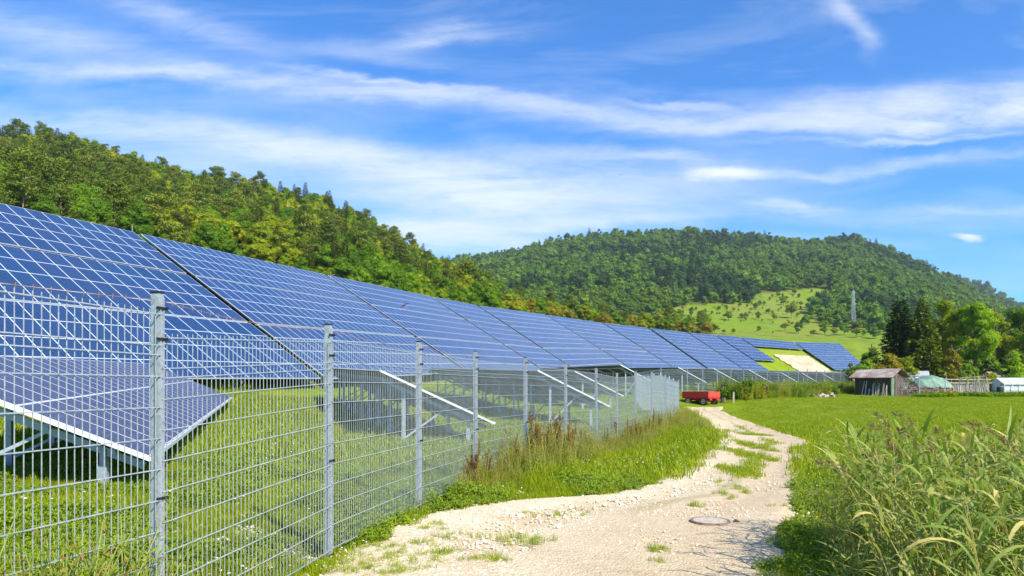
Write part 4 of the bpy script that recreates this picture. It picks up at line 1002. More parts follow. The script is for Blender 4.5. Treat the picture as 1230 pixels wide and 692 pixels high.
def far_hill():
    n = 30000; px = rng.uniform(380, 1330, n); Y = rng.uniform(330, 960, n); X = (px - CX)*Y/F; z = H(X, Y); py = HY - (z - EYE)*F/Y
    fz = py < 470; k = ~inpoly(px + 3*nz2(X, Y, .05, 2), py + 3*nz2(X, Y, .04, 7), MEADOW) & fz & ~((px < 780) & (Y < 420)); X, Y, px = X[k], Y[k], px[k]
    cell = {}; keep = []
    for i in range(len(X)):
        c = (int(X[i]//7), int(Y[i]//7)); rad = 5.2 + Y[i]*.0015
        if any((q := cell.get((c[0]+a, c[1]+b))) is not None and (q[0]-X[i])**2 + (q[1]-Y[i])**2 < rad*rad for a in (-1, 0, 1) for b in (-1, 0, 1)): continue
        cell[c] = (X[i], Y[i]); keep.append(i)
    X, Y = X[keep], Y[keep]; print('far hill trees', len(X))
    n2 = 2200; px2 = rng.uniform(380, 1330, n2); Y2 = rng.uniform(1180, 1370, n2); X = np.r_[X, (px2-CX)*Y2/F]; Y = np.r_[Y, Y2]
    src = [broad('far_tree', 500+i, 9.5, 8.6, 12, 420, 1.1, G['far'], .0, .6, .42) for i in range(4)] + [broad('far_tree', 520+i, 9, 8, 11, 400, 1.0, G['far_light'], .0, .6, .42) for i in range(2)] + [spruce('far_tree', 530, 12, 5, 12, 6, 1.1, G['far_dark'])] + [broad('far_tree', 540+i, 10, 8, 11, 400, 1.0, G['far_dark'], .0, 1.2, .42) for i in range(2)]
    c = nz2(X, Y, .010, 40) + .5*nz2(X, Y, .03, 3) + rng.normal(0, .13, len(X)); belt = np.exp(-((Y - 640 - 30*np.sin(X*.02))/45)**2)*.45 - np.exp(-((Y - 730 - 25*np.sin(X*.017))/30)**2)*.35
    c = c + belt; i = np.where(rng.random(len(X)) < .05, 6, np.where(c > .22, rng.integers(4, 6, len(X)), np.where(c < -.18, rng.integers(7, 9, len(X)), rng.integers(0, 4, len(X)))))
    s = np.clip(np.exp(rng.normal(-.08, .26, len(X))), .5, 1.35) * (1 + .1*(Y > 1100)); scatter('far_forest', np.c_[X, Y, H(X, Y) - .4], s, i, src, label='dense green forest covering the distant round hill', cat='forest', tilt=.04)
far_hill()
# shrubs and orchard trees on the far meadow
SHR = [(858,401,13,'broad'),(870,401,6,'broad'),(881,401,7,'green'),(911.5,399,8,'green'),(928.5,401,4,'green'),(831,380,12,'green'),(844,386,7,'green'),(875,385,12,'green'),(896,385.6,11,'green'),
       (911,384,11,'green'),(930,385,10,'broad'),(950.5,382.7,20,'broad'),(941,367,10,'green'),(908,371.7,9,'green'),(923.7,376.6,7,'green'),(968,390,13,'green'),(943,398.5,13,'broad'),(959,401,15,'green'),
       (977,404,10,'broad'),(990.7,402,18,'green'),(1001.7,404,12,'broad'),(1014,403,16,'green'),(1028.5,406,13,'broad'),(1038,405,10,'green'),(1052,407,16,'green'),(794,393,20,'broad'),(806,396,13,'green'),(815,398,9,'green'),(822,398,4,'dry'),
       (785,392,12,'green'),(800,380,8,'green'),(812,378,5,'green'),(855,378,5,'green'),(862,372,4,'green'),(887,374,4,'green'),(900,378,5,'broad'),(918,367,6,'green'),(935,374,4,'green'),(953,366,5,'green'),(962,372,5,'green'),(820,372,5,'green'),(836,373,5,'green'),(848,376,4,'green'),(903,366,5,'green'),(925,361,5,'green'),(940,357,5,'green'),(960,358,6,'green'),(975,352,5,'green'),(868,368,4,'green'),(890,366,4,'green'),(945,378,7,'broad'),(958,381,6,'green')]
_r = random.Random(77)
for _ in range(110):
    a, b = _r.uniform(790, 1000), _r.uniform(352, 392)
    if inpoly(np.array([a]), np.array([b]), MEADOW)[0]: SHR.append((a, b, _r.uniform(2, 7.5), _r.choice(['green', 'green', 'broad'])))
def shrubs():
    for i, (px, py, hp, k) in enumerate(SHR):
        x, y, z = unproj(px, py, (245, 640)); s = hp * y / F / 9.
        if hp >= 9: lab = 'rounded %s tree standing on the far green meadow' % ('olive' if k == 'broad' else 'dark green'); nm = 'orchard_tree'; g = 'round %s trees on the far meadow' % k
        else: lab = 'small %s bush dotted on the far meadow slope' % ('autumn-brown' if k == 'dry' else 'olive' if k == 'broad' else 'dark'); nm = 'meadow_bush'; g = 'small %s bushes on the far meadow' % k
        put_tree(k, x, y, s, label=lab, group=g, name=nm, w=_r.uniform(1.05, 1.5))
shrubs()
# the trees behind the shed
G['crown_gold'] = leaf_mat('golden_green_crowns', [(0, (0.156, 0.204, 0.005)), (0.5, (0.288, 0.336, 0.007)), (1, (0.456, 0.456, 0.014))], .45)
G['crown_light'] = leaf_mat('light_green_crowns', [(0, (0.168, 0.276, 0.007)), (0.6, (0.288, 0.432, 0.012)), (1, (0.432, 0.552, 0.024))], .45)
G['crown_dark'] = leaf_mat('dark_green_crowns', [(0, (0.072, 0.144, 0.007)), (0.6, (0.156, 0.252, 0.012)), (1, (0.264, 0.36, 0.022))], .4)
def near_trees():
    def T(px, top, wpx, d, kind, label, seed, mat=None, name='tree', base=None, leaf=.24, n=14000, **kw):
        x = (px - CX)*d/F; z = h1(x, d); Ht = (HY - top + (12 if top < 400 else 3))*d/F + EYE - z; Wd = wpx*d/F
        r = empty(name, (x, d, z), 0, label=label, cat='tree')
        if kind == 'spruce': me = spruce('crown', seed, Ht, Wd, int(Ht/.30), kw.get('per', 60), .38, mat or G['spruce'], kw.get('droop', .22), kw.get('power', .75), .04)
        else: me = broad('crown', seed, Ht, Wd, kw.get('lobes', 40), n, leaf, mat or G['crown_dark'], kw.get('b', .05), kw.get('shape', 1.2), .26)
        meshobj('crown', me, r); trunk_mb(Ht*.93, .22, .3, 6 if kind != 'spruce' else 0, seed=seed).build('trunk', M['bark'], r)
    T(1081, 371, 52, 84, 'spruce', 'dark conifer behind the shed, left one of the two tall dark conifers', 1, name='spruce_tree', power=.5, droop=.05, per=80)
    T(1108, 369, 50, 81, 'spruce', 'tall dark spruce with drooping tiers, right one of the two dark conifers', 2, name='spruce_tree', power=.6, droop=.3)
    T(1133, 362, 50, 88, 'b', 'tall olive-green broadleaf tree just right of the two dark conifers', 3, G['crown_gold'], 'broadleaf_tree')
    T(1150, 368, 38, 84, 'b', 'slim broadleaf tree with autumn-tinged crown behind the stake fence', 4, G['crown_gold'], 'broadleaf_tree')
    T(1172, 364, 56, 82, 'b', 'brightest green broadleaf tree behind the stake fence and bush', 5, G['crown_light'], 'broadleaf_tree')
    T(1197, 372, 46, 88, 'b', 'mid-green broadleaf tree left of the large dark one', 6, G['crown_gold'], 'broadleaf_tree')
    T(1226, 372, 66, 92, 'b', 'large dark green broadleaf tree at the right picture edge above the greenhouse', 7, G['crown_dark'], 'broadleaf_tree')
    T(1258, 380, 60, 84, 'b', 'dark green broadleaf tree cut by the right picture edge', 8, G['crown_dark'], 'broadleaf_tree')
    T(1215, 420, 34, 76, 'b', 'small light green tree in front of the large dark one', 9, G['crown_light'], 'broadleaf_tree', n=4000)
    T(1142, 412, 26, 76, 'b', 'small golden-green tree between the dark spruce and the stake fence', 10, G['dry'], 'young_tree', n=3500)
    T(1068, 425, 36, 72, 'b', 'brownish bush directly behind the shed roof', 11, G['dry'], 'bush', n=4000)
    T(1090, 428, 30, 74, 'b', 'olive bush behind the white caravan', 12, G['crown_gold'], 'bush', n=3500)
    T(1047, 412, 26, 90, 'b', 'round dark green tree left of the conifers, beyond the shed', 13, G['crown_dark'], 'broadleaf_tree', n=4000)
    T(1040, 432, 40, 80, 'b', 'low bright green bush left of the shed roof', 14, G['crown_light'], 'bush', n=3500)
    T(1020, 437, 22, 82, 'b', 'thin greyish young tree before the last solar table', 15, G['pine'], 'young_tree', n=900, lobes=14)
    T(1193, 452, 26, 70, 'b', 'rounded olive bush between stake fence and greenhouse', 16, G['crown_gold'], 'bush', n=3500)
    T(1186, 428, 30, 79, 'b', 'dark bushy tree right behind the leaning poles', 17, G['crown_dark'], 'broadleaf_tree', n=4000)
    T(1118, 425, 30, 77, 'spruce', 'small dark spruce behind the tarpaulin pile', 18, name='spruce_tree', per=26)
    T(1160, 440, 40, 78, 'b', 'leafy bush behind the stake fence', 19, G['crown_dark'], 'bush', n=3500)
    T(1215, 452, 30, 74, 'b', 'green bush rising behind the greenhouse', 21, G['crown_dark'], 'bush', n=3000)
    for i, (px, top, w, d, m, lab) in enumerate([(897, 455, 22, 53, 'green', 'leafy green shrub in the tall weeds right of the trailer'), (869, 460, 14, 51, 'green', 'small green shrub just right of the red trailer'), (918, 463, 14, 56, 'olive', 'yellowish shrub in the middle of the tall weeds'),
                                                  (955, 464, 16, 61, 'olive', 'low olive shrub where the tall weeds thin out'), (1000, 466, 15, 66, 'green', 'low green shrub left of the wooden shed')]):
        T(px, top, w, d, 'b', lab, 40 + i, G[m], 'shrub', n=2500, leaf=.12, lobes=18)
near_trees()

# ------------------------------------------------------------------ red farm trailer
def trailer():
    d = 49.; x = (852 - CX)*d/F; g = h1(x, d); az = math.atan2(.78, -.62)
    r = empty('farm_trailer', (x - .62*1.1 + .78*.52 - .0, d + .78*1.1 + .62*.52, g), az, label='small red flatbed farm trailer parked where the track bends', cat='trailer')
    L, Wd = 2.3, 1.4; z0 = .52
    b = MB(); b.box(-L/2, -Wd/2, z0, L/2, Wd/2, z0 + .09); b.bar((-L/2, .3, z0-.08), (L/2, .3, z0-.08), .08, .12); b.bar((-L/2, -.3, z0-.08), (L/2, -.3, z0-.08), .08, .12)
    b.build('chassis', M['red'], r)
    def side(p, q, m):
        s = MB(); s.bar(p, q, .035, .40); n = 5
        P, Q = Vector(p), Vector(q); out = Vector((Q.y-P.y, P.x-Q.x, 0)).normalized() * .03
        for i in range(n): c = P.lerp(Q, (i+.5)/n*.96+.02) + out; s.bar(c - Vector((0,0,.2)), c + Vector((0,0,.19)), .06, .03)
        for zz in (-.19, .185): s.bar(P + out*.9 + Vector((0,0,zz)), Q + out*.9 + Vector((0,0,zz)), .035, .035)
        s.build('drop_side', m, r)
    zc = z0 + .30
    side((-L/2, Wd/2, zc), (L/2, Wd/2, zc), M['red']); side((L/2, -Wd/2, zc), (-L/2, -Wd/2, zc), M['red']); side((-L/2, -Wd/2, zc), (-L/2, Wd/2, zc), M['red_light']); side((L/2, Wd/2, zc), (L/2, -Wd/2, zc), M['red'])  # sunlit near end: its light put into the lighter red
    for ax in (-L/2 + .45, L/2 - .5):
        a = MB(); a.cyl((ax, 0, .30), .035, Wd - .1, 8, 'y'); a.bar((ax - .2, 0, .40), (ax + .2, 0, .40), .5, .06); a.build('axle', M['red'], r)
        for s in (-1, 1):
            w = MB(); c = (ax, s*(Wd/2 - .05), .30); R = .30
            prof = [(-.08, .2), (-.08, .26), (-.05, .30), (.05, .30), (.08, .26), (.08, .2)]
            vs = []; n = 20
            for yy, rr in prof:
                for k in range(n): t = 6.2832*k/n; vs.append((c[0] + math.cos(t)*rr, c[1] + yy, c[2] + math.sin(t)*rr))
            w.add(vs, [(i*n+k, i*n+(k+1) % n, (i+1)*n+(k+1) % n, (i+1)*n+k) for i in range(len(prof)-1) for k in range(n)])
            wo = w.build('wheel', M['tyre'], r)
            m = MB(); m.cyl(c, .205, .1, 16, 'y'); m.cyl((c[0], c[1] + s*.05, c[2]), .07, .06, 10, 'y'); m.build('rim', M['rim'], wo)
    t = MB(); t.bar((L/2, .25, .40), (L/2 + 1.0, 0, .34), .06, .08); t.bar((L/2, -.25, .40), (L/2 + 1.0, 0, .34), .06, .08); t.cyl((L/2 + 1.05, 0, .34), .06, .05, 10); t.bar((L/2 + .9, 0, .34), (L/2 + .9, 0, .02), .04, .04)
    t.build('drawbar', M['rust'], r)
    c = MB(); c.box(-L/2 - .03, -.55, z0 - .12, -L/2 + .0, -.35, z0 - .02); c.box(-L/2 - .03, .35, z0 - .12, -L/2 + .0, .55, z0 - .02); c.build('tail_light', M['red_light'], r)
trailer()

# ------------------------------------------------------------------ wooden shed and garden
def at(px, d, dz=0): x = (px - CX)*d/F; return (x, d, h1(x, d) + dz)
def shed():
    th = math.radians(-52); c = at(1056, 67.5); r = empty('wooden_shed', c, th, label='weathered dark plank shed with a rusty corrugated gable roof', cat='shed')
    Lx, Ly, he, hr = 3.3, 3.0, 1.95, 2.6; rr = random.Random(3)
    def wall(x0, y0, x1, y1, gable=False, m=M['wood']):
        w = MB(); n = int(math.hypot(x1-x0, y1-y0) / .16)
        for i in range(n):
            t0, t1 = i/n + .003, (i+1)/n - rr.uniform(.004, .016); top = he
            tm = (t0+t1)/2
            if gable: top = he + (hr - he)*(1 - abs(2*tm - 1)) - .05
            top -= rr.uniform(0, .04); o = rr.uniform(-.015, .03); a = Vector((x0, y0, 0)); b = Vector((x1, y1, 0)); nn = Vector((y1-y0, x0-x1, 0)).normalized()
            p, q = a.lerp(b, t0), a.lerp(b, t1); bs = [p + nn*o, q + nn*o, q + nn*(o-.03), p + nn*(o-.03)]
            w.hexa([tuple(v + Vector((0,0,-.2))) for v in bs], [tuple(v + Vector((0,0,top))) for v in bs])
        return w.build('plank_wall', m, r)
    wall(-Lx/2, -Ly/2, Lx/2, -Ly/2, m=M['wooddark']); wall(Lx/2, -Ly/2, Lx/2, Ly/2, True); wall(Lx/2, Ly/2, -Lx/2, Ly/2); wall(-Lx/2, Ly/2, -Lx/2, -Ly/2, True)  # shadow on the front wall put into its darker plank colour
    m = NT('rusty_corrugated_iron'); p = m.obj(); m.set(Base_Color=m.ramp(m.noise(1.3, 5, .65, p), [(.34, (.25, .13, .09)), (.47, (.33, .25, .20)), (.64, (.48, .43, .38))]), Roughness=.6, Metallic=.15)
    for s in (-1, 1):
        V = []; nx, ny = 90, 4; ox = .45; oy = .5
        for i in range(nx+1):
            for j in range(ny+1):
                x = -Lx/2 - ox + (Lx + 2*ox)*i/nx; t = j/ny; y = s*(Ly/2 + oy)*t; z = hr + .03 - (hr - he)/(Ly/2)*abs(y) + .02*math.sin(i*2*math.pi/4.5) + .02*math.sin(x*1.3+j)
                V.append((x, y, z))
        f = [(i*(ny+1)+j, (i+1)*(ny+1)+j, (i+1)*(ny+1)+j+1, i*(ny+1)+j+1) for i in range(nx) for j in range(ny)]
        V2 = [(a, b, c_-.02) for a, b, c_ in V]; f += [tuple(k + len(V) for k in q[::-1]) for q in f]
        mb = MB(); mb.add(V + V2, f); mb.build('corrugated_roof', m.mat, r)
    e = MB(); e.bar((-Lx/2-.4, -Ly/2-.42, he-.22), (Lx/2+.4, -Ly/2-.42, he-.22), .05, .09); e.bar((-Lx/2-.4, 0, hr-.05), (Lx/2+.4, 0, hr-.05), .06, .1); e.build('eaves_beam', M['wood'], r)
    lp = MB()
    for i in range(14):
        x = -Lx/2 + .9 + i*.175 + rr.uniform(-.1, .1); lp.bar((x, -Ly/2-.38 - rr.uniform(0, .1), -.05), (x + rr.uniform(-.15, .15), -Ly/2-.09, rr.uniform(.6, 1.6)), .08, .04)
    lp.build('leaning_boards', M['woodlight'], r)
    ln = MB()   # lean-to of poles on the right side
    for i in range(6): y = -Ly/2 + .25 + i*.5; ln.tube([(Lx/2 + 1.1 + rr.uniform(-.1, .1), y, -.1), (Lx/2 + .12, y + rr.uniform(-.1, .1), 1.9)], .035, 5)
    for z, x in ((.6, .85), (1.2, .5)): ln.bar((Lx/2 + x, -Ly/2 + .1, z), (Lx/2 + x, Ly/2, z), .04, .06)
    ln.build('pole_lean_to', M['wood'], r)
shed()
def caravan():
    c = at(1096, 74); r = empty('caravan', c, math.radians(-25), label='white caravan with a rounded grey roof behind the tarpaulin pile', cat='caravan')
    V = []; n = 14; Lx = 1.45; prof = [(-.95, .45), (-.98, 1.5)] + [(-.98*math.cos(math.pi*k/n), 1.75 + .62*math.sin(math.pi*k/n)) for k in range(n+1)] + [(.98, 1.5), (.95, .45)]
    b = MB(); m_ = len(prof)
    for x in (-Lx, Lx): V += [(x, y, z) for y, z in prof]
    b.add(V, [(i, i+1, m_+i+1, m_+i) for i in range(m_-1)] + [(m_-1, 0, m_, 2*m_-1), tuple(range(m_-1, -1, -1)), tuple(range(m_, 2*m_))]); b.build('body', M['white'], r)
    rf = MB(); V = []; pr = prof[2:-2]; k = len(pr)
    for x in (-Lx-.03, Lx+.03): V += [(x, y*1.03, z+.03) for y, z in pr]
    rf.add(V, [(i, i+1, k+i+1, k+i) for i in range(k-1)]); rf.build('roof_skin', simple('grey_roof_skin', (.42, .43, .45), .5), r)
    for x in (-.7, .45):
        w = MB(); w.box(x-.28, -1.0, 1.15, x+.28, -.975, 1.6); wo = w.build('window', M['black'], r)
        f = MB(); 
        for a, b_ in (((x-.3, -.99, 1.13), (x+.3, -.99, 1.13)), ((x-.3, -.99, 1.62), (x+.3, -.99, 1.62)), ((x-.3, -.99, 1.13), (x-.3, -.99, 1.62)), ((x+.3, -.99, 1.13), (x+.3, -.99, 1.62))): f.bar(a, b_, .04, .04)
        f.build('window_frame', M['alu'], wo)
    w = MB(); w.box(Lx-.01, -.3, 1.1, Lx+.02, .3, 1.55); w.build('window', M['black'], r)
    for s in (-1, 1):
        w = MB(); w.cyl((0, s*.85, .32), .32, .18, 16, 'y'); w.build('wheel', M['tyre'], r)
caravan()
def mound_h(x, y, a, b, h): return h * np.maximum(0, 1 - (x/a)**2 - (y/b)**2) ** .7
def woodpile():
    c = at(1117, 67); x0, y0, z0 = c; mb = MB(); rr = random.Random(5)
    a, b, h = 2.3, 1.5, 1.75
    for k in range(1500):
        x = rr.uniform(-a, a)*1.05; y = rr.uniform(-b, b)*1.05; t = float(mound_h(x, y, a*1.05, b*1.05, h)); z = t*rr.uniform(.85, 1.0) if t > .05 else 0.03
        d = Vector((rr.gauss(0, 1), rr.gauss(0, 1), rr.gauss(0, .45))).normalized() * rr.uniform(.12, .2); p = Vector((x, y, z))
        s = Vector((rr.gauss(0, 1), rr.gauss(0, 1), rr.gauss(0, 1))).cross(d).normalized() * .06; u = s.cross(d).normalized() * .08
        V = [tuple(p + e + q) for e in (-d, d) for q in (-s, s, u)]; mb.add(V, [(0, 2, 1), (3, 4, 5), (0, 1, 4, 3), (1, 2, 5, 4), (2, 0, 3, 5)])
    o = mb.build('firewood', M['logend'], kind='stuff', label='heap of split orange-brown firewood half covered by a green tarpaulin', cat='firewood'); o.location = c
    V = []; n, m = 60, 40
    for i in range(n+1):
        for j in range(m+1):
            u = i/n*2-1; v = j/m*2-1; x = u*1.75 + .1; y = v*1.45 - .1; z = float(mound_h(x, y, a*1.12, b*1.15, h*1.1)) + .06 + .05*mn.noise(Vector((x*3, y*3, 0))) + .045*math.sin(x*7 + 3*y) + .02*mn.noise(Vector((x*9, y*9, 2)))
            z = max(z, .72 + .16*mn.noise(Vector((x*1.7, y*1.7, 9)))); V.append((x, y, z))
    f = [(i*(m+1)+j, (i+1)*(m+1)+j, (i+1)*(m+1)+j+1, i*(m+1)+j+1) for i in range(n) for j in range(m)
         if mound_h(*(lambda q: (q[0], q[1]))(V[i*(m+1)+j]), a*1.0, b*1.1, h) > .42]
    t = MB(); t.add(V, f); o = t.build('tarpaulin', M['tarp'], smooth=True, label='crumpled green tarpaulin draped over the firewood heap', cat='tarpaulin'); o.location = c
woodpile()
def garden():
    rr = random.Random(9)
    # fence of peeled poles with leaning stakes
    c = at(1136, 66.5); r = empty('stake_fence', c, 0, label='grey fence of upright and leaning poles with two long rails', cat='fence'); Lx = 4.4
    ra = MB(); ra.bar((0, 0, 1.62), (Lx+.1, .15, 1.58), .07, .09); ra.bar((0, -.02, 1.28), (Lx+.2, .12, 1.26), .06, .08); ra.bar((1.4, .1, 1.75), (3.9, .05, 1.95), .05, .05); ra.build('rail', M['woodlight'], r)
    for i in range(26):
        x = i/25*Lx + rr.uniform(-.05, .05); h = rr.uniform(1.25, 1.75) + (.55 if rr.random() < .15 or i > 21 else 0); le = rr.uniform(-.12, .12) + (-.35 if i > 19 else 0)
        p = MB(); p.tube([(x, .05 + rr.uniform(-.1, .05), -.1), (x + le*.5, .02, h*.5), (x + le, rr.uniform(-.05, .05), h)], [.034, .03, .022], 6); p.build('pole', M['woodlight'] if i % 3 else M['deadwood'], r)
    sh = MB(); 
    for i in range(30): x = i/30*Lx; sh.box(x, .18, 0, x+.125, .2, 1.2 + rr.uniform(-.06, .06))
    sh.build('slat_screen', M['deadwood'], r)
    # wire garden fence in front of the woodpile
    c = at(1073, 65.2); r = empty('garden_fence', c, 0, label='low wire garden fence with steel posts before the firewood heap', cat='fence')
    for x in (0, 2.5, 5.0): p = MB(); p.cyl((x, 0, .85), .045, 1.9, 8); p.build('post', M['steel'], r)
    w = MB()
    for z in np.linspace(.1, 1.7, 9): w.bar((0, 0, z), (5.0, 0, z), .006, .006, caps=False)
    for x in np.linspace(0, 5.0, 51): w.bar((x, 0, .05), (x, 0, 1.72), .005, .005, caps=False)
    w.build('wire_mesh', M['wire'], r)
    g = MB(); g.bar((-.15, 0, 0), (-.15, 0, 1.8), .16, .16); g.build('corner_post', simple('green_paint', (.12, .28, .10), .7), r)
    # greenhouse
    c = at(1206, 67.5); r = empty('greenhouse', c, math.radians(-6), label='low pale greenhouse with film walls at the right picture edge', cat='greenhouse')
    Lx, Ly, he, hr = 5.0, 2.4, 1.15, 1.75; b = MB(); b.box(0, 0, -.1, Lx, Ly, .55); b.build('base_wall', M['deadwood'], r)
    b = MB(); b.box(.02, .02, .55, Lx-.02, Ly-.02, he); b.build('film_wall', M['glasshouse'], r)
    b = MB(); V = [(-.05, -.08, he), (Lx+.05, -.08, he), (Lx+.05, Ly/2, hr), (-.05, Ly/2, hr), (-.05, Ly+.08, he), (Lx+.05, Ly+.08, he)]; b.add(V, [(0,1,2,3), (3,2,5,4), (0,3,4), (1,5,2)]); b.build('film_roof', M['glasshouse'], r)
    for i in range(8):
        x = i/7*Lx; q = MB(); q.bar((x, -.1, .5), (x, -.1, he), .04, .04); q.bar((x, -.1, he+.01), (x, Ly/2, hr+.02), .04, .04); q.build('frame_bar', M['alu'], r)
    q = MB(); q.bar((-.05, -.11, he), (Lx+.05, -.11, he), .05, .05); q.bar((-.05, Ly/2, hr+.03), (Lx+.05, Ly/2, hr+.03), .05, .05); q.build('ridge_rail', M['alu'], r)
    d = MB(); d.box(-.06, .5, 0, -.02, 1.3, 1.5); d.build('door', M['glasshouse'], r)
    c = at(1201, 66.5); r = empty('water_barrel', c, label='dark water barrel standing beside the greenhouse corner', cat='barrel')
    b = MB(); b.tube([(0,0,0),(0,0,.3),(0,0,.6),(0,0,.9)], [.26,.3,.3,.26], 16); b.build('barrel_body', M['black'], r); b = MB(); b.cyl((0,0,.92), .28, .05, 16); b.build('barrel_lid', M['steel'], r)
    # pink-brown low roof behind
    c = at(1207, 76); r = empty('garden_hut', c, label='low hut with a faded red roof behind the greenhouse', cat='hut')
    b = MB(); b.box(-1.2, 0, 0, 1.2, 2, 1.9); b.build('wall', M['wood'], r); b = MB(); b.add([(-1.4,-.2,1.9),(1.4,-.2,1.9),(1.4,1,2.5),(-1.4,1,2.5),(-1.4,2.2,1.9),(1.4,2.2,1.9)], [(0,1,2,3),(3,2,5,4),(0,3,4),(1,5,2)]); b.build('roof', simple('faded_tiles', (.42, .22, .17), .8), r)
    # vegetables
    src = [herb('vegetable', 61, 8, .3, .25, G['clover'], G['weedstem'], .2, .7, None, 0, 7, .8), herb('vegetable', 62, 7, .35, .22, G['green'], G['weedstem'], .22, .6, None, 0, 7, .8)]
    n = 420; X = rng.uniform(38, 52, n); Y = np.round(rng.uniform(63.6, 65.6, n)/.7)*.7 + rng.normal(0, .08, n); X += (Y-64)*.4
    scatter('vegetable_plants', np.c_[X, Y, H(X, Y)], rng.uniform(.7, 1.3, n), rng.integers(0, 2, n), src, label='rows of leafy vegetables along the meadow edge', cat='vegetables')
    # pale stones and logs heap left of shed
    c = at(986, 63); mb = MB()
    for k in range(40):
        p = Vector((rr.gauss(0, .55), rr.gauss(0, .3), abs(rr.gauss(0, .18)))); s = rr.uniform(.06, .14); mb.hexa([tuple(p + Vector((a*s*rr.uniform(.7,1.3), b*s, -s))) for a, b in ((-1,-1),(1,-1),(1,1),(-1,1))], [tuple(p + Vector((a*s*rr.uniform(.5,1), b*s*.8, s*rr.uniform(.5,1)))) for a, b in ((-1,-1),(1,-1),(1,1),(-1,1))])
    o = mb.build('rubble', simple('pale_rubble', (.5, .38, .32), .9, 0, .4, 4), kind='stuff', label='small heap of pale rubble in the weeds left of the shed', cat='rubble'); o.location = c
    # old wooden post in the weeds
    c = at(880.5, 51); r = MB(); r.tube([(0,0,-.2),(.02,0,.4),(.05,.02,.8)], [.09,.08,.06], 8); o = r.build('wooden_post', M['woodlight'], label='short weathered wooden post in the weeds right of the trailer', cat='post'); o.location = c
garden()

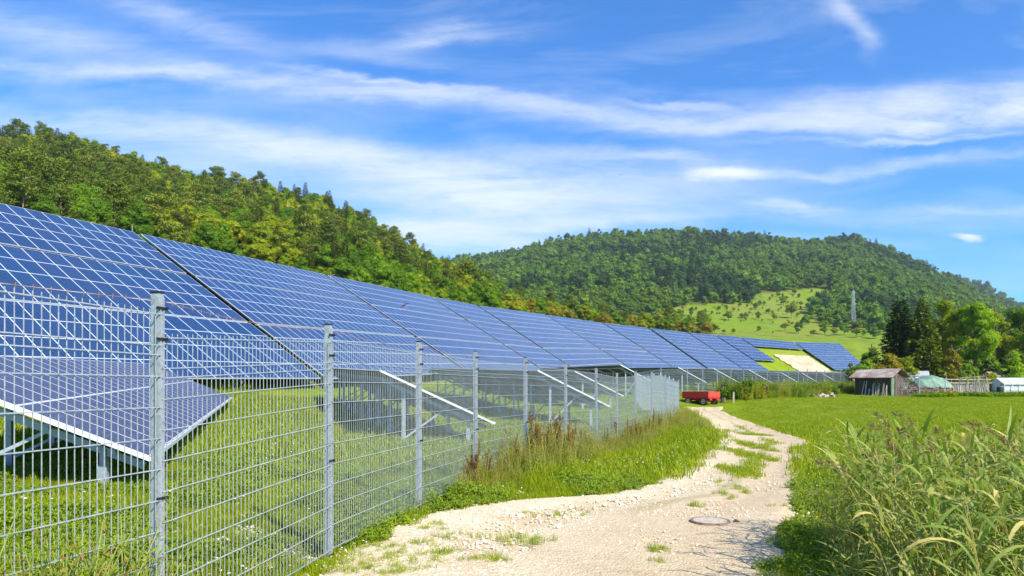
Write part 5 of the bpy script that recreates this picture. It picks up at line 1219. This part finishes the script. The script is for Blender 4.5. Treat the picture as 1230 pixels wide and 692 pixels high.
# ------------------------------------------------------------------ manhole, mast, house, flying things
def bits():
    x, y, z = unproj(853, 632); z += .056
    r = empty('manhole_cover', (x, y, z), label='round concrete manhole cover with rusty iron ring set in the gravel', cat='manhole cover')
    n = 40; V = []; ring = [(.215, .004), (.22, .014), (.25, .014), (.262, -.03)]
    for R, zz in ring: V += [(math.cos(6.2832*k/n)*R, math.sin(6.2832*k/n)*R, zz) for k in range(n)]
    b = MB(); b.add(V, [(i*n+k, (i*n+(k+1) % n), (i+1)*n+(k+1) % n, (i+1)*n+k) for i in range(3) for k in range(n)]); b.build('iron_ring', M['iron'], r)
    b = MB(); b.cyl((0, 0, 0), .214, .026, 40); 
    for k in range(4): b.cyl((.12*math.cos(k*1.57), .12*math.sin(k*1.57), .013), .018, .006, 8)
    b.build('concrete_lid', M['concrete'], r)
    b = MB(); b.bar((.28, -.05, .004), (.36, -.05, .004), .02, .02); b.bar((.35, -.08, .006), (.35, .08, .006), .02, .02); b.build('edge_grate', M['iron'], r)
    X, d, z0 = unproj(1025, 396, (245, 620)); zt = zpx(349, d); z0 = h1(X, d); print('mast', X, d, z0, zt); Ht = zt - z0
    r = empty('lattice_mast', (X, d, z0), label='slender pale lattice mast rising from the forest on the far hill', cat='mast')
    b = MB(); w0, w1 = 1.0, .35; nlev = 14
    cs = [[((-1)**(k in (1, 2))*0 + (1 if k in (0, 1) else -1), 1 if k in (1, 2) else -1) for k in range(4)]][0]
    for k in range(4):
        b.bar((cs[k][0]*w0, cs[k][1]*w0, -1), (cs[k][0]*w1, cs[k][1]*w1, Ht), .11, .11)
        for j in range(nlev):
            t0, t1 = j/nlev, (j+1)/nlev; wa = w0 + (w1-w0)*t0; wb = w0 + (w1-w0)*t1; k2 = (k+1) % 4
            b.bar((cs[k][0]*wa, cs[k][1]*wa, Ht*t0), (cs[k2][0]*wb, cs[k2][1]*wb, Ht*t1), .05, .05); b.bar((cs[k][0]*wb, cs[k][1]*wb, Ht*t1), (cs[k2][0]*wb, cs[k2][1]*wb, Ht*t1), .05, .05)
    b.build('lattice_frame', M['steel'], r); b = MB(); b.cyl((0, 0, Ht + 1.2), .06, 2.8, 8); b.bar((-1.4, 0, Ht - 1), (1.4, 0, Ht - 1), .1, .1); b.build('antenna', M['steel'], r)
    x, y, z = unproj(781, 390, (245, 400)); r = empty('small_house', (x, y, z), .3, label='tiny house with brown roof among the bushes below the far meadow', cat='house')
    b = MB(); b.box(-2, -1.6, -1, 2, 1.6, 1.9); b.build('wall', M['white'], r); b = MB(); b.add([(-2.3,-2,1.8),(2.3,-2,1.8),(2.3,0,3.2),(-2.3,0,3.2),(-2.3,2,1.8),(2.3,2,1.8)], [(0,1,2,3),(3,2,5,4),(0,3,4),(1,5,2)]); b.build('roof', simple('brown_tiles', (.25, .10, .07), .8), r)
    for q in (-1, .6): b = MB(); b.box(q, -1.64, .5, q+.6, -1.6, 1.3); b.build('window', M['black'], r)
    # small red kite over the tables
    d = 30.; c = ((487 - CX)*d/F, d, zpx(367.5, d)); V = []; n = 12
    for i in range(n+1):
        t = i/n; a = -1 + 2*t; xx = a*.20; zz = .10*a + .07*(1 - a*a); cw = .11*math.sqrt(max(.02, 1 - a*a*.92))
        V += [(xx, -cw, zz), (xx, 0, zz + .022*(1-a*a)), (xx, cw, zz), (xx, 0, zz - .006)]
    b = MB(); b.add(V, [(4*i+k, 4*i+(k+1) % 4, 4*i+4+(k+1) % 4, 4*i+4+k) for i in range(n) for k in range(4)] + [(3,2,1,0), (4*n, 4*n+1, 4*n+2, 4*n+3)])
    r = empty('toy_kite', c, label='small dark red curved kite in the air before the solar tables', cat='kite'); b.build('canopy', simple('dark_red_cloth', (.38, .012, .02), .7), r)
    b = MB(); 
    for s in (-1, 1): b.bar((s*.17, 0, s*.09), (-.1, 0, -.16), .004, .004)
    b.build('lines', M['white'], r); b = MB(); b.box(-.115, -.01, -.175, -.085, .01, -.155); b.build('bar_handle', M['red_light'], r)
    d = 90.; c = ((746 - CX)*d/F, d, zpx(210.5, d)); b = MB()
    b.tube([(-.14, .02, 0), (-.05, 0, .01), (.05, 0, .01), (.13, 0, 0)], [.012, .04, .04, .015], 8)
    b.add([(.03, 0, .02), (-.03, 0, .02), (-.08, .42, .10), (-.04, .45, .10), (-.12, .85, .03)], [(0, 1, 2, 3), (2, 4, 3)]); b.add([(.03, 0, .02), (-.03, 0, .02), (-.08, -.42, .10), (-.04, -.45, .10), (-.12, -.85, .03)], [(3, 2, 1, 0), (3, 4, 2)])
    o = b.build('bird', simple('dark_feathers', (.05, .05, .055), .8), label='tiny dark bird gliding high in the sky right of centre', cat='bird'); o.location = c; o.rotation_euler = (0, 0, 1.3)
bits()
# dead trunks standing in the wood
for px, Y, h, lab in ((86, 118, 9, 'pale dead trunk standing in the wood, upper one at the left'), (116, 96, 8, 'pale dead trunk standing in the wood just above the first solar table'), (174, 92, 9, 'pale half-bare trunk in the wood above the gap of the first tables'), (642-240, 120, 7, 'thin pale dead trunk in the middle of the wooded slope')):
    X = (px - CX)*Y/F; r = empty('dead_tree', (X, Y - 3, h1(X, Y - 3)), label=lab, cat='tree')
    trunk_mb(h, .14, .25, 7, .4, .14, seed=int(px)).build('trunk', M['deadwood'], r)
    b = MB(); rr = random.Random(int(px))
    for k in range(10): z = h*rr.uniform(.45, .95); a = rr.uniform(0, 6.28); b.bar((0, 0, z), (math.cos(a)*.9, math.sin(a)*.9, z + rr.uniform(-.1, .4)), .04, .04)
    b.build('branch_stubs', M['deadwood'], r)
